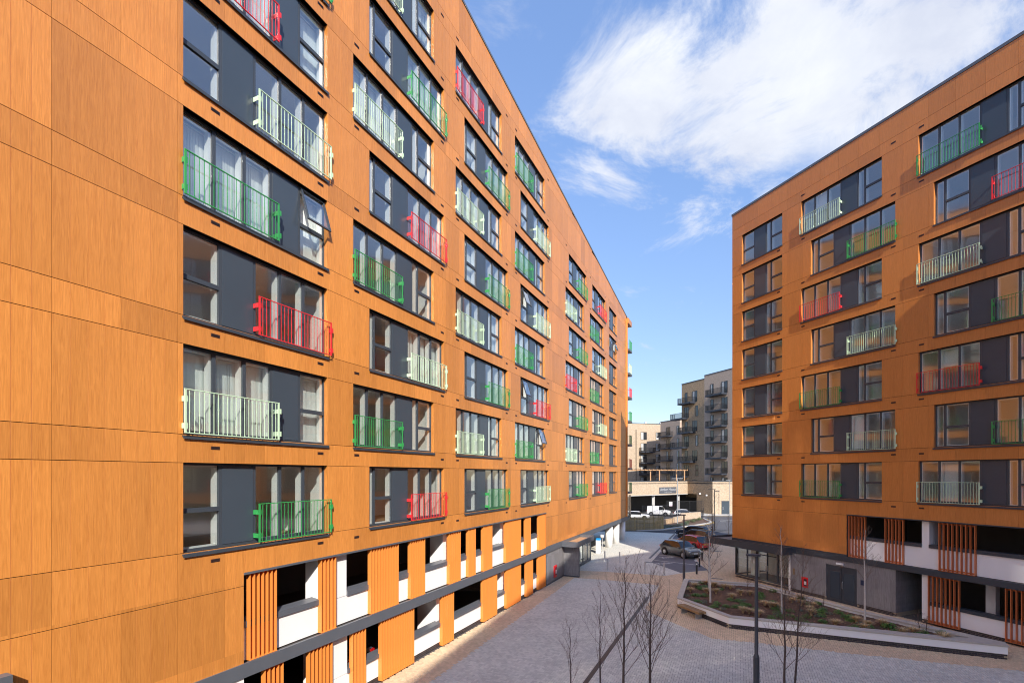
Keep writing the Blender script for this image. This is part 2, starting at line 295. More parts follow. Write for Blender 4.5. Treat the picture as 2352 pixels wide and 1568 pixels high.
DOORW, PANW, NARW, WIDW = 2.65, 1.02, 0.42, 1.06
WH = 2.28
def layout(kind):
    d = [('door', DOORW / 3)] * 3; p = [('panel', PANW)]; nw = [('narrow', NARW), ('wide', WIDW)]; w = [('wide', WIDW)]
    return {'A': nw + p + d, 'B': d + p + nw, 'A1': w + p + d, 'B1': d + p + w, 'C': w + p + nw}[kind]
def width(kind): return sum(e[1] for e in layout(kind))
FY, PY = 0.15, 0.19           # frame face and glass depth behind the cladding face
PANES = {}
def pane_mesh(w, h):
    k = (round(w, 3), round(h, 3))
    if k not in PANES: PANES[k] = MB().box(0, w, 0, 0.012, 0, h).mesh('pane', pane_m)
    return PANES[k]
FR = {}
def frame_proto(kind, open_=False):
    key = (kind, open_)
    if key in FR: return FR[key]
    b = MB(); x = 0; panes = []; pans = []; blinds = []; T = 0.055
    W = width(kind)
    b.box(0, W, FY, FY + 0.07, 0, 0.06); b.box(0, W, FY, FY + 0.07, WH - 0.06, WH)
    for i, (e, w) in enumerate(layout(kind)):
        l = T * (0.9 if i else 1.0)
        b.box(x, x + l, FY - 0.004 if i else FY, FY + 0.072, 0.06, WH - 0.06)
        b.box(x + w - l * 0.75, x + w, FY + 0.002, FY + 0.07, 0.06, WH - 0.06)
        if e == 'panel':
            pans.append((x + l, w - l * 1.75))
        else:
            x0, x1 = x + l, x + w - l * 0.75
            # white inner frame behind the glass
            for (a, c) in ((x0 - 0.02, x0 + 0.045), (x1 - 0.055, x1 + 0.02)): b.box(a, c, FY + 0.075, FY + 0.26, 0.05, WH - 0.05, 1)
            b.box(x0 + 0.035, x1 - 0.035, FY + 0.075, FY + 0.16, 0.05, 0.10, 1); b.box(x0 + 0.035, x1 - 0.035, FY + 0.075, FY + 0.16, WH - 0.11, WH - 0.05, 1)
            if e == 'wide':
                zt = WH * 0.46
                b.box(x0, x1, FY - 0.008, FY + 0.074, zt - 0.06, zt + 0.06)
                b.box(x0 + 0.035, x1 - 0.035, FY + 0.076, FY + 0.15, zt - 0.05, zt + 0.05, 1)
                panes.append((x0, 0.06, x1 - x0, zt - 0.12, False)); panes.append((x0, zt + 0.06, x1 - x0, WH - 0.12 - zt, open_))
            else:
                panes.append((x0, 0.06, x1 - x0, WH - 0.12, False))
                if e == 'door': b.box(x0, x1, FY + 0.003, FY + 0.06, 0.06, 0.11)
            blinds.append((x0, x1))
        x += w
    me = b.mesh('window_frame', [anth, white_in])
    # lining of the opening: side jambs and head in cladding, narrow
    rv = MB().box(-0.012, 0.0, 0.004, FY + 0.05, 0, WH).box(W, W + 0.012, 0.004, FY + 0.05, 0, WH).box(-0.012, W + 0.012, 0.004, FY + 0.05, WH, WH + 0.012, 1)
    sl = MB().box(-0.03, W + 0.03, -0.055, FY + 0.02, -0.07, -0.035).box(-0.03, W + 0.03, -0.055, -0.043, -0.12, -0.07)
    sl.face([(-0.03, -0.055, -0.034), (W + 0.03, -0.055, -0.034), (W + 0.03, FY + 0.02, -0.004), (-0.03, FY + 0.02, -0.004)])
    rm = MB(); d0, d1 = FY + 0.07, 3.4; z0, z1 = -0.02, WH + 0.12; a, c = -0.05, W + 0.05
    rm.face([(a, d1, z0), (c, d1, z0), (c, d1, z1), (a, d1, z1)]); rm.face([(a, d0, z0), (a, d1, z0), (a, d1, z1), (a, d0, z1)]); rm.face([(c, d1, z0), (c, d0, z0), (c, d0, z1), (c, d1, z1)])
    rm.face([(a, d0, z0), (c, d0, z0), (c, d1, z0), (a, d1, z0)], 1); rm.face([(a, d1, z1), (c, d1, z1), (c, d0, z1), (a, d0, z1)])
    rm.face([(a, d0, WH - 0.05), (c, d0, WH - 0.05), (c, d0, z1), (a, d0, z1)])
    xs = 0
    for e, w in layout(kind):      # plasterboard returns either side of the solid panel
        if e == 'panel': rm.box(xs + 0.03, xs + w - 0.03, d0 + 0.01, d0 + 0.16, z0, z1)
        xs += w
    FR[key] = dict(me=me, panes=panes, pans=pans, blinds=blinds, W=W, rv={}, rvb=rv, sl=sl.mesh('sill', anth), rm=rm.mesh('room', [room_w, room_f]))
    return FR[key]
PANM = {}
def blind_mesh(ranges, z0, z1):
    b = MB()
    for x0, x1 in ranges:
        b.box(x0, x1, FY + 0.27, FY + 0.30, z1 - 0.04, z1); x = x0 + 0.02
        while x < x1 - 0.03:
            a = random.uniform(-0.12, 0.32); w = 0.043; cx = x + 0.045; cyv = FY + 0.32; dx, dy = w * math.cos(a), w * math.sin(a)
            b.face([(cx - dx, cyv - dy, z0), (cx + dx, cyv + dy, z0), (cx + dx, cyv + dy, z1 - 0.04), (cx - dx, cyv - dy, z1 - 0.04)]); x += 0.075
    return b.mesh('blind', blind_m)
def roller_mesh(ranges, z0, z1):
    b = MB()
    for x0, x1 in ranges: b.box(x0, x1, FY + 0.265, FY + 0.272, z0, z1)
    return b.mesh('roller_blind', blind_m)
def add_window(root, cladm, kind, x0, z0, blinds=None, open_=False):
    P = frame_proto(kind, open_)
    w = place('window', P['me'], root, (x0, 0, z0))
    for (px_, pz, pw, ph, op) in P['panes']:
        if op:
            fr = MB().box(0, pw, -0.05, 0.0, -ph, -ph + 0.06).box(0, pw, -0.05, 0, -0.06, 0).box(0, 0.06, -0.05, 0, -ph + 0.06, -0.06).box(pw - 0.06, pw, -0.05, 0, -ph + 0.06, -0.06)
            place('open_sash', fr.mesh('open_sash', white_in if False else anth), w, (px_, FY, pz + ph), (R(-17), 0, 0))
            place('pane', pane_mesh(pw - 0.1, ph - 0.1), w, (px_ + 0.05, FY + math.sin(R(17)) * -(ph - 0.05) - 0.02, pz + ph - math.cos(R(17)) * (ph - 0.05)), (R(-17), 0, 0))
        else: place('pane', pane_mesh(pw, ph), w, (px_, PY, pz))
    for (xx, pw) in P['pans']:
        k = round(pw, 3)
        if k not in PANM: PANM[k] = MB().box(0, pw, 0, 0.03, 0.065, WH - 0.065).mesh('infill_panel', infill)
        place('infill_panel', PANM[k], w, (xx, FY - 0.012, 0))
    if cladm.name not in P['rv']: P['rv'][cladm.name] = P['rvb'].mesh('reveal', [cladm, backing])
    place('reveal', P['rv'][cladm.name], w); place('sill', P['sl'], w); place('room', P['rm'], w)
    if blinds:
        mode, sel = blinds
        rg = [P['blinds'][i] for i in sel if i < len(P['blinds'])]
        for r1 in rg:
            if mode == 'v': place('blind', blind_mesh([r1], 0.08, WH - 0.1), w)
            else: place('roller_blind', roller_mesh([r1], WH * random.uniform(0.45, 0.72), WH - 0.08), w)
    return w
RM = {}
def rail_mesh(c, w):
    k = (c, round(w, 2))
    if k not in RM:
        b = MB(); h0, h1 = 0.02, 1.14
        b.box(0, w, -0.018, 0.018, h1 - 0.022, h1).box(0, w, -0.015, 0.015, h0, h0 + 0.022)
        b.box(0, 0.05, -0.012, 0.012, h0 + 0.022, h1 - 0.022).box(w - 0.05, w, -0.012, 0.012, h0 + 0.022, h1 - 0.022)
        n = int(round(w / 0.125))
        for i in range(1, n):
            x = w * i / n; b.box(x - 0.0065, x + 0.0065, -0.0065, 0.0065, h0 + 0.022, h1 - 0.022)
        RM[k] = b.mesh('balustrade', RAIL[c])
        RM[('br', c)] = MB().box(0, 0.012, 0, 0.24, 0, 0.13).box(0.012, 0.085, 0, 0.014, -0.01, 0.14).mesh('bracket', RAIL[c])
    return RM[k]
def add_rail(root, c, x0, z0, w=DOORW + 0.12):
    o = place('balustrade', rail_mesh(c, w), root, (x0 - 0.04, -0.11, z0)); br = RM[('br', c)]
    for xx in (0.0, w - 0.012):
        for zz in (0.14, 0.82): place('bracket', br, o, (xx, 0.0, zz), (0, 0, 0))
    return o
VENT = MB().box(0, 0.25, -0.006, 0.01, 0, 0.09, 0)
for q in range(4): VENT.box(0.02, 0.23, -0.012, -0.005, 0.012 + q * 0.019, 0.02 + q * 0.019, 1)
VENT = VENT.mesh('vent', [vent_m, black_m])

def facade(root, th, cladm, x_a, x_b, zs0, rows, openings, bottoms, roof, grid0, boards, origin, jitter=0.0):
    """openings[k] = sorted list of (x0, x1); bottoms = list of (x0, x1, [z levels up to the first sill])"""
    PW = 1.224; strips = []   # (x0, x1, z0, z1)
    for k in range(rows + 1):
        zs = zs0 + 3 * k; zh = zs + WH
        x = x_a
        for (a, b_) in openings.get(k, []) + [(x_b, x_b)]:
            if a - x > 0.02: strips.append((x, a, zs, zh))
            x = b_
        strips.append((x_a, x_b, zh, zs + 3))
    for (a, b_, zz) in bottoms:
        for z0, z1 in zip(zz[:-1], zz[1:]): strips.append((a, b_, z0, z1))
    panels = []; back = MB()
    for (a, b_, z0, z1) in strips:
        if z0 > roof((a + b_) / 2) - 0.05 and z0 > min(roof(a), roof(b_)): 
            if z0 >= max(roof(a), roof(b_)): continue
        cuts = [a]; g = grid0 + math.ceil((a - grid0 + 0.06) / PW) * PW
        while g < b_ - 0.06: cuts.append(g); g += PW
        cuts.append(b_)
        for l, r_ in zip(cuts[:-1], cuts[1:]):
            zl, zr = min(z1, roof(l) - 0.10), min(z1, roof(r_) - 0.10)
            if zl - z0 < 0.08 or zr - z0 < 0.08: continue
            panels.append((l, r_, z0, zl, zr))
        zl, zr = min(z1, roof(a) - 0.12), min(z1, roof(b_) - 0.12)
        if zl > z0 and zr > z0:
            i = len(back.v); back.v += [(a, 0.03, z0), (b_, 0.03, z0), (b_, 0.03, zr), (a, 0.03, zl), (a, 0.2, z0), (b_, 0.2, z0), (b_, 0.2, zr), (a, 0.2, zl)]
            back.f += [(i, i + 1, i + 2, i + 3), (i + 7, i + 6, i + 5, i + 4), (i, i + 4, i + 5, i + 1), (i + 3, i + 2, i + 6, i + 7)]; back.m += [0] * 4
    back.build('backing_wall', backing, root)
    def panel(mb, l, r_, z0, zl, zr, ox, oz):
        G = 0.008; T0 = 0.011; T1 = 0.003
        xs = [l]; g = grid0 + math.ceil((l - grid0 + 0.03) / 0.306) * 0.306
        if boards:
            while g < r_ - 0.03: xs.append(g); g += 0.306
        xs.append(r_)
        for i, (p, q) in enumerate(zip(xs[:-1], xs[1:])):
            pa = p + (0.003 if i == 0 else G / 2); qa = q - (0.003 if i == len(xs) - 2 else G / 2)
            tz = lambda x: zl + (zr - zl) * (x - l) / max(r_ - l, 1e-6)
            zb = z0 + T1; ta, tb = tz(pa) - T0, tz(qa) - T0
            k = len(mb.v); mb.v += [(pa - ox, 0, zb - oz), (qa - ox, 0, zb - oz), (qa - ox, 0, tb - oz), (pa - ox, 0, ta - oz), (pa - ox, .012, zb - oz), (qa - ox, .012, zb - oz), (qa - ox, .012, tb - oz), (pa - ox, .012, ta - oz)]
            mb.f += [(k, k + 1, k + 2, k + 3), (k + 1, k + 5, k + 6, k + 2), (k + 4, k, k + 3, k + 7), (k + 3, k + 2, k + 6, k + 7), (k + 4, k + 5, k + 1, k)]; mb.m += [0] * 5
            if boards and i < len(xs) - 2:
                k = len(mb.v); g0, g1 = qa, qa + G; mb.v += [(g0 - ox, .006, zb - oz), (g1 - ox, .006, zb - oz), (g1 - ox, .006, tb - oz), (g0 - ox, .006, tb - oz)]; mb.f.append((k, k + 1, k + 2, k + 3)); mb.m.append(1)
    def size(p):
        w = to_world(origin, th, ((p[0] + p[1]) / 2, 0, (p[2] + p[3]) / 2)); d = (w - Vector((0, 0, 8.2)))
        if d.y < 0.5: return 0
        X = d.x / d.y * 1110.7 + 1176; Yp = 1089 - d.z / d.y * 1110.7
        if X < -60 or X > 2410 or Yp < -60 or Yp > 1620: return 0
        return (p[1] - p[0]) * (p[3] - p[2]) / (d.y ** 2)
    panels.sort(key=size, reverse=True); cache = {}
    for p in panels[:300]:
        key = tuple(round(v, 3) for v in (p[1] - p[0], p[3] - p[2], p[4] - p[2], (p[0] - grid0) % 0.306 if boards else 0))
        if key not in cache:
            mb = MB(); panel(mb, *p, p[0], p[2]); cache[key] = mb.mesh('cladding_panel', [cladm, groove])
        place('cladding_panel', cache[key], root, (p[0], 0, p[2]))
    rest = MB()
    for p in panels[300:]: panel(rest, *p, 0, 0)
    if rest.f: tag(rest.build('cladding_panel_field', [cladm, groove], root), kind='stuff')

# --- left building
ZL = 6.22
roofL = lambda u: 35.13 - 0.1044 * u
colsB = {2: 19.4, 3: 26.45, 4: 33.5, 5: 43.35, 6: 50.5}
railsL = {1: ['green', 'pale', 'red', 'green', 'pale', 'red', 'green'], 2: ['red', 'green', 'pale', 'green', 'red', 'pale', 'green', 'pale'], 3: ['green', 'pale', 'green', 'pale', 'green', 'pale', 'green', 'red'],
          4: ['pale', 'green', 'red', 'green', 'pale', 'green', 'pale', 'green'], 5: ['green', 'pale', 'green', 'red', 'green', 'pale', 'green'], 6: ['red', 'green', 'pale', 'green', 'pale', 'green', 'red']}
blindsL = {(1, 1): ('v', [0, 1, 2, 3]), (1, 3): ('v', [0, 1, 2, 3]), (1, 5): ('v', [0, 1, 2, 3]), (2, 5): ('v', [0, 1, 2]), (2, 2): ('v', [2, 3, 4]), (2, 6): ('v', [2, 3]), (3, 3): ('v', [3, 4]), (3, 4): ('v', [0, 1]), (4, 3): ('v', [0, 1]), (4, 5): ('v', [3]),
           (5, 4): ('v', [0, 1]), (5, 2): ('v', [0, 1]), (6, 3): ('v', [3, 4]), (3, 6): ('v', [1]), (2, 7): ('v', [3, 4]), (4, 6): ('v', [1])}
opensL = {(1, 3), (4, 4), (4, 2), (7, 5), (4, 1)}
opL = {k: [] for k in range(9)}; winL = []
for c in range(1, 7):
    for k, rc in enumerate(railsL[c]):
        t = ('A' if k % 2 == 0 else 'B'); x0 = 13.45 if c == 1 else colsB[c] + (0.85 if t == 'A' else 0)
        kind = t + '1' if c == 1 else t
        winL.append((c, k, kind, x0, rc)); opL[k].append((x0, x0 + width(kind)))
for k in range(7):
    winL.append((7, k, 'C', 58.1, None)); opL[k].append((58.1, 58.1 + width('C')))
for k in opL: opL[k].sort()
facade(left, TH_L, clad_l, 3.0, 67.0, ZL, 8, opL, [(3.0, 15.1, [2.84, 5.05, ZL]), (15.1, 38.94, [5.42, ZL]), (38.94, 67.0, [2.92, 5.05, ZL])], roofL, 10.866, True, OL)
for (c, k, kind, x0, rc) in winL:
    add_window(left, clad_l, kind, x0, ZL + 3 * k, blindsL.get((c, k)), (c, k) in opensL)
    if rc:
        dx = x0 if kind[0] == 'B' else x0 + width(kind) - DOORW
        add_rail(left, rc, dx, ZL + 3 * k)
    if c == 1: vx = (14.15, 17.75)
    elif c < 7: vx = (colsB[c] + 0.05, colsB[c] + 5.72)
    else: vx = (58.3,)
    for v in vx: place('vent', VENT, left, (v, 0, ZL + 3 * k - 0.36))
    if k == 0:
        for v in vx: place('vent', VENT, left, (v, 0, ZL + 3 * (8 if c < 5 else 7) - 0.36)) if roofL(v) > ZL + 3 * (8 if c < 5 else 7) + 0.6 else None
    if c in (5, 6): pass
b = MB()      # sloping roof slab and coping
for (a, b_, y0, y1, d0, d1, mi) in ((2.8, 69.05, -0.03, 0.4, -0.10, 0.04, 0),):
    i = len(b.v); b.v += [(a, y0, roofL(a) + d0), (b_, y0, roofL(b_) + d0), (b_, y1, roofL(b_) + d0), (a, y1, roofL(a) + d0), (a, y0, roofL(a) + d1), (b_, y0, roofL(b_) + d1), (b_, y1, roofL(b_) + d1), (a, y1, roofL(a) + d1)]
    b.f += [(i, i + 3, i + 2, i + 1), (i + 4, i + 5, i + 6, i + 7), (i, i + 1, i + 5, i + 4), (i + 1, i + 2, i + 6, i + 5), (i + 2, i + 3, i + 7, i + 6), (i + 3, i, i + 4, i + 7)]; b.m += [0] * 6
b.build('roof_coping', band_m, left)
b = MB(); i = 0; a, e = 3.0, 69.0
b.v += [(a, 0.4, roofL(a) - 0.4), (e, 0.4, roofL(e) - 0.4), (e, 16, roofL(e) - 0.4), (a, 16, roofL(a) - 0.4), (a, 0.4, roofL(a) - 0.15), (e, 0.4, roofL(e) - 0.15), (e, 16, roofL(e) - 0.15), (a, 16, roofL(a) - 0.15)]
b.f += [(0, 3, 2, 1), (4, 5, 6, 7), (0, 1, 5, 4), (1, 2, 6, 5), (2, 3, 7, 6), (3, 0, 4, 7)]; b.m += [0] * 6
b.build('roof', band_m, left)
b = MB(); a, e = 3.0, 67.0
b.v += [(a, 3.9, 5.6), (e, 3.9, 5.6), (e, 16, 5.6), (a, 16, 5.6), (a, 3.9, roofL(a) - 0.45), (e, 3.9, roofL(e) - 0.45), (e, 16, roofL(e) - 0.45), (a, 16, roofL(a) - 0.45)]
b.f += [(0, 3, 2, 1), (4, 5, 6, 7), (0, 1, 5, 4), (1, 2, 6, 5), (2, 3, 7, 6), (3, 0, 4, 7)]; b.m += [0] * 6
b.build('core', dark_conc, left)
# far corner: projecting orange fin wall, balconies
MB().box(67.0, 67.25, -0.14, 3.0, 2.92, roofL(67.2) - 0.5).build('fin_wall', fin_l, left)
MB().box(67.25, 69.0, 1.2, 3.9, 2.9, roofL(69) - 0.5).build('end_wall', clad_l, left)
MB().box(67.02, 69.0, -0.3, 2.2, roofL(69) - 0.75, roofL(69) - 0.12).build('roof_overhang', clad_l, left)
for k, rc in enumerate(['green', 'red', 'green', 'green', 'red', 'pale', 'green']):
    z = ZL + 3 * k - 0.2
    sl = MB().box(67.3, 69.0, -0.36, 1.2, z - 0.24, z).build('balcony', band_m, left)
    b = MB()
    for (x0, x1, y0, y1) in ((67.3, 69.0, -0.34, -0.31), (68.95, 68.98, -0.31, 1.1)):
        b.box(x0, x1, y0, y1, z + 1.08, z + 1.12); n = int(max(x1 - x0, y1 - y0) / 0.12)
        for q in range(n):
            if x1 - x0 > 1: b.box(x0 + q * 0.12, x0 + q * 0.12 + 0.016, y0, y0 + 0.016, z, z + 1.08)
            else: b.box(x0, x0 + 0.016, y0 + q * 0.12, y0 + q * 0.12 + 0.016, z, z + 1.08)
    b.build('balcony_railing', RAIL[rc], sl)
MB().box(67.3, 68.95, -0.2, -0.16, 2.95, 5.6).box(67.3, 68.95, -0.22, -0.14, 2.86, 2.95, 1).box(67.9, 67.96, -0.23, -0.14, 2.95, 5.6, 1).box(68.5, 68.56, -0.23, -0.14, 2.95, 5.6, 1).build('corner_glazing', [lobby_glass, anth], left)

# lower storeys of the left building: louvred car park
MB().box(3.0, 69.0, -0.05, 0.02, 2.46, 2.86).box(3.0, 69.0, 0.02, 5.9, 2.52, 2.80, 1).build('slab_band', [band_m, dark_conc], left)
MB().box(15.1, 38.94, -0.035, 0.22, 5.36, 5.42).build('head_trim', band_m, left)
MB().box(38.94, 67.0, -0.02, 0.2, 2.862, 2.92).build('cladding_trim', band_m, left)
MB().box(15.1, 39.0, 0.2, 5.9, 5.44, 5.58).box(15.1, 39.0, 5.9, 6.1, 0, 5.6).box(14.9, 15.1, 0.03, 6.0, 0, 5.4).box(38.9, 39.0, 0.3, 6.0, 0, 5.4).build('garage_interior', dark_conc, left)
b = MB()
for (x0, x1, z0, z1) in ((15.1, 38.94, 2.86, 3.80), (15.1, 38.94, 0.24, 0.98), (19.27 - 1.3, 19.27, 3.82, 5.42), (18.5, 19.3, 1.0, 2.46), (26.33, 26.56, 1.0, 2.46), (38.3, 38.94, 1.0, 2.46), (38.3, 38.94, 3.82, 5.42)): b.box(x0, x1, 0.20, 0.40, z0, z1)
b.build('render_wall', white_r, left)
for (x0, x1, dp) in ((17.97, 19.27, .8), (25.9, 26.9, 1.15), (32.2, 33.2, 1.15)): MB().box(x0, x1, 0.402, dp, 2.862, 5.42).build('pier', white_r, left)
for (x0, x1) in ((18.5, 19.3), (25.35, 26.56), (32.3, 33.3)): MB().box(x0, x1, 0.402, 1.5, 0, 2.5).build('pier', white_r, left)
def segs(xa, xb, cuts):
    out = []; x = xa
    for (a, c) in cuts:
        if a > x: out.append((x, a))
        x = max(x, c)
    if xb > x: out.append((x, xb))
    return out
for (x0, x1) in segs(15.1, 38.3, [(17.97, 19.27)]): MB().box(x0, x1, 0.14, 0.50, 3.80, 3.98).face([(x0, 0.14, 3.981), (x1, 0.14, 3.981), (x1, 0.5, 4.03), (x0, 0.5, 4.03)]).build('parapet_coping', band_m, left)
for (x0, x1) in segs(15.1, 38.3, [(18.5, 19.3), (26.33, 26.56)]): MB().box(x0, x1, 0.14, 0.50, 0.98, 1.14).face([(x0, 0.14, 1.141), (x1, 0.14, 1.141), (x1, 0.5, 1.19), (x0, 0.5, 1.19)]).build('parapet_coping', band_m, left)
MB().box(15.1, 38.94, 0.215, 0.40, 0.0, 0.238).build('plinth', mortar, left)
BRK = MB().box(0, 0.215, 0, 0.1, 0, 0.065).mesh('brick', dbrick)
def brick_row(root, xa, xb, y, z0, courses, nmax=10 ** 6):
    n = 0
    for c in range(courses):
        x = xa - (0.1125 if c % 2 else 0)
        while x < xb - 0.12:
            if x >= xa - 0.001: place('brick', BRK, root, (x, y, z0 + 0.01 + c * 0.075))
            x += 0.225
for i in range(2): pass
brick_row(left, 19.5, 39.0, 0.205, 0.0, 3)
FINM = {}
def fin_mesh(h, mat):
    k = (round(h, 2), mat.name)
    if k not in FINM: FINM[k] = MB().box(0, 0.028, 0.02, 0.19, 0, h).mesh('fin', mat)
    return FINM[k]
def louvre(root, x0, x1, z0, z1, mat, sp=0.162):
    n = max(2, int(round((x1 - x0) / sp))); s_ = (x1 - x0 - 0.028) / (n - 0)
    o = MB().box(x0 - 0.004, x1 + 0.004, 0.0, 0.19, z0 - 0.014, z0 - 0.001).build('louvre_screen', mat, root)
    for (za, zb_) in ((z0 + 0.02, z0 + 0.10), (z1 - 0.1, z1 - 0.02)): MB().box(x0, x1, 0.1905, 0.199, za, zb_).build('louvre_rail', mat, o)
    for i in range(n + 1): place('fin', fin_mesh(z1 - z0, mat), o, (x0 + i * s_, 0, z0))
up = [(15.30, 16.2), (17.94, 18.6), (20.37, 22.03), (22.85, 23.9), (25.92, 26.97), (27.76, 28.52), (29.39, 30.46), (32.23, 34.49), (35.29, 36.13), (37.62, 38.92)]
lo = [(14.2, 15.1), (15.79, 16.44), (17.44, 18.43), (19.4, 20.09), (20.97, 23.09), (25.31, 26.33), (29.36, 31.07), (32.33, 34.49), (35.41, 36.52), (37.54, 38.92)]
for a, c in up: louvre(left, a, c, 2.88, 5.34, fin_l)
for a, c in lo[1:]: louvre(left, a, c, 0.10, 2.45, fin_l)
MB().box(3.0, 15.1, 0.0, 0.3, 0, 2.46).build('render_base', white_r, left)
# ground floor beyond the louvres: grey boards, porch, glazing, columns
MB().box(38.98, 43.0, 0.02, 0.3, 0.16, 2.46).build('grey_board_wall', grey_wood_l, left)
MB().box(38.96, 43.0, 0.03, 0.3, 0.0, 0.16).box(38.96, 38.99, -0.01, 0.05, 0.16, 2.46).build('wall_plinth', anth, left)
MB().box(43.0, 43.14, -1.22, 0.3, 0.12, 2.46).box(42.98, 43.16, -1.25, -1.22, 0.05, 2.46, 1).box(42.98, 43.16, -1.25, 0.3, 0.02, 0.12, 1).build('porch_side_wall', [grey_wood_l, anth], left)
b = MB()
x0, x1, y0 = 42.35, 47.2, -1.32
b.box(x0, x1, y0, y0 + 0.06, 2.47, 2.90).box(x0, x0 + 0.06, y0 + 0.06, -0.06, 2.47, 2.90).box(x1 - 0.06, x1, y0 + 0.06, -0.06, 2.47, 2.90).box(x0 + 0.06, x1 - 0.06, y0 + 0.06, -0.06, 2.62, 2.68, 1).box(x0 + 0.06, x1 - 0.06, y0 + 0.06, -0.06, 2.47, 2.50)
b.build('porch_canopy', [band_m, pergola_t], left)
MB().box(43.2, 43.55, -0.3, -0.2, 0.1, 2.45).build('porch_door_jamb', fin_r, left)
MB().box(43.14, 46.7, 1.3, 1.4, 0, 2.5).build('porch_back_wall', dark_conc, left)
g = MB().box(46.7, 50.7, 0.0, 0.02, 0.3, 2.46).build('porch_glazing', lobby_glass, left)
b = MB()
for x in (46.66, 48.2, 49.6, 50.68): b.box(x, x + 0.07, -0.04, 0.06, 0.3, 2.46)
b.box(46.66, 50.75, -0.05, 0.07, 0.08, 0.3).box(46.66, 50.75, -0.04, 0.06, 2.40, 2.459); b.build('mullion_frame', anth, g)
MB().box(46.8, 50.6, 0.6, 0.63, 0.3, 2.4).build('inner_curtain', white_in, left)
MB().box(51.5, 70.0, 5.0, 5.06, 0, 2.5).build('undercroft_glazing', lobby_glass, left)
MB().box(50.9, 70.5, 5.2, 5.4, 0, 2.5).box(50.75, 50.9, 0.05, 5.2, 0, 2.5).build('undercroft_wall', dark_conc, left)
b = MB().box(56.0, 58.4, 2.6, 2.75, 0, 2.5); b.build('grey_pier', grey_wood_l, left)
for u in (60.0, 63.4, 66.8): MB().cyl(u, 0.5, 0, 2.5, 0.42, 28).build('column', white_r, left, smooth=True)
for i in range(3): auto_smooth(left.children[-1 - i].data)
MB().box(9.2, 10.2, -0.25, -0.005, 3.5, 4.42).build('grey_coping_box', band_m, left)  # added plain box for an unidentified dark coping at the near corner
rb = MB().box(40.6, 41.15, -0.04, 0.02, 0.35, 1.25).build('dry_riser_cabinet', red_box, left)
MB().box(40.85, 41.08, -0.045, -0.0405, 0.5, 1.1).build('label_plate', black_m, rb)
MB().box(40.88, 41.05, -0.05, -0.0455, 0.62, 0.9).build('notice', white_m, rb)

# --- right building
ZR = 6.66
roofR = lambda u: 29.0
XB = 27.0
colsR = {2: 5.97, 3: 13.0, 4: 20.05}
railsR = {2: ['green', 'pale', 'green', 'pale', 'red', 'green', 'pale'], 3: ['pale', 'green', 'red', 'green', 'pale', 'red', 'green'], 4: ['red', 'green', 'pale', 'green', 'green', 'pale', 'red']}
opR = {k: [] for k in range(8)}; winR = []
for k in range(7):
    winR.append((1, k, 'C', 0.95, None)); opR[k].append((0.95, 0.95 + width('C')))
    for c in (2, 3, 4):
        t = 'B' if k % 2 == 0 else 'A'; x0 = colsR[c] + (0 if t == 'B' else 0.72); winR.append((c, k, t, x0, railsR[c][k])); opR[k].append((x0, x0 + width(t)))
facade(right, TH_R, clad_r, 0.02, XB, ZR, 7, opR, [(0.02, 9.1, [3.16, 5.66, ZR]), (9.1, XB, [5.70, ZR])], roofR, 0.0, False, OR)
blindsR = {(2, 1): ('v', [2]), (3, 0): ('v', [1]), (3, 2): ('r', [1]), (2, 6): ('r', [1]), (1, 2): ('v', [1])}
for (c, k, kind, x0, rc) in winR:
    add_window(right, clad_r, kind, x0, ZR + 3 * k, blindsR.get((c, k)), False)
    if rc: add_rail(right, rc, x0 if kind[0] == 'B' else x0 + width(kind) - DOORW, ZR + 3 * k)
    for v in ((4.1,) if c == 1 else (colsR[c] + 0.02, colsR[c] + 5.65)): place('vent', VENT, right, (v, 0, ZR + 3 * k - 0.36)); 
    if k == 6 and c > 1:
        for v in (colsR[c] + 0.02, colsR[c] + 5.65): place('vent', VENT, right, (v, 0, ZR + 21 - 0.36))
MB().box(-0.06, XB, -0.03, 0.4, 28.9, 29.06).build('roof_coping', band_m, right)
MB().box(0.0, XB, 0.4, 16, 28.6, 28.88).build('roof', band_m, right)
MB().box(0.3, XB, 3.9, 16, 5.72, 28.6).build('core', dark_conc, right)
MB().box(0.0, 0.018, 0.0, 16, 3.16, 28.88).build('end_wall', clad_r, right)
MB().box(XB, XB + 0.02, 0.0, 16, 0, 28.88).build('end_wall', clad_r, right)
MB().box(0.0, XB, -0.06, 0.02, 2.72, 3.04).box(0.0, XB, 0.02, 6, 2.74, 3.02, 1).build('slab_band', [anth, dark_conc], right)
MB().box(-0.01, 9.1, -0.02, 0.2, 3.042, 3.16).build('cladding_trim', anth, right)
MB().box(9.1, XB, -0.035, 0.22, 5.64, 5.70).box(9.04, 9.1, 0.0, 0.2, 3.05, 5.7).build('head_trim', anth, right)
MB().box(0.1, XB, 0.2, 6, 5.72, 5.86).box(0.1, XB, 6, 6.2, 0, 5.7).box(9.0, 9.1, 0.2, 6, 3.05, 5.7).box(0.3, 9.0, 3.6, 3.7, 0, 2.74).build('garage_interior', dark_conc, right)
b = MB()
for (x0, x1, z0, z1) in ((9.1, XB, 3.05, 4.18), (13.06, XB, 0.24, 1.06), (13.06, 13.41, 4.18, 5.64), (13.06, 13.41, 1.06, 2.72), (20.1, 20.45, 4.18, 5.64), (20.1, 20.45, 1.06, 2.72)): b.box(x0, x1, 0.20 if z1 - z0 > .3 else 0.2, 0.40, z0, z1)
b.build('render_wall', white_r, right)
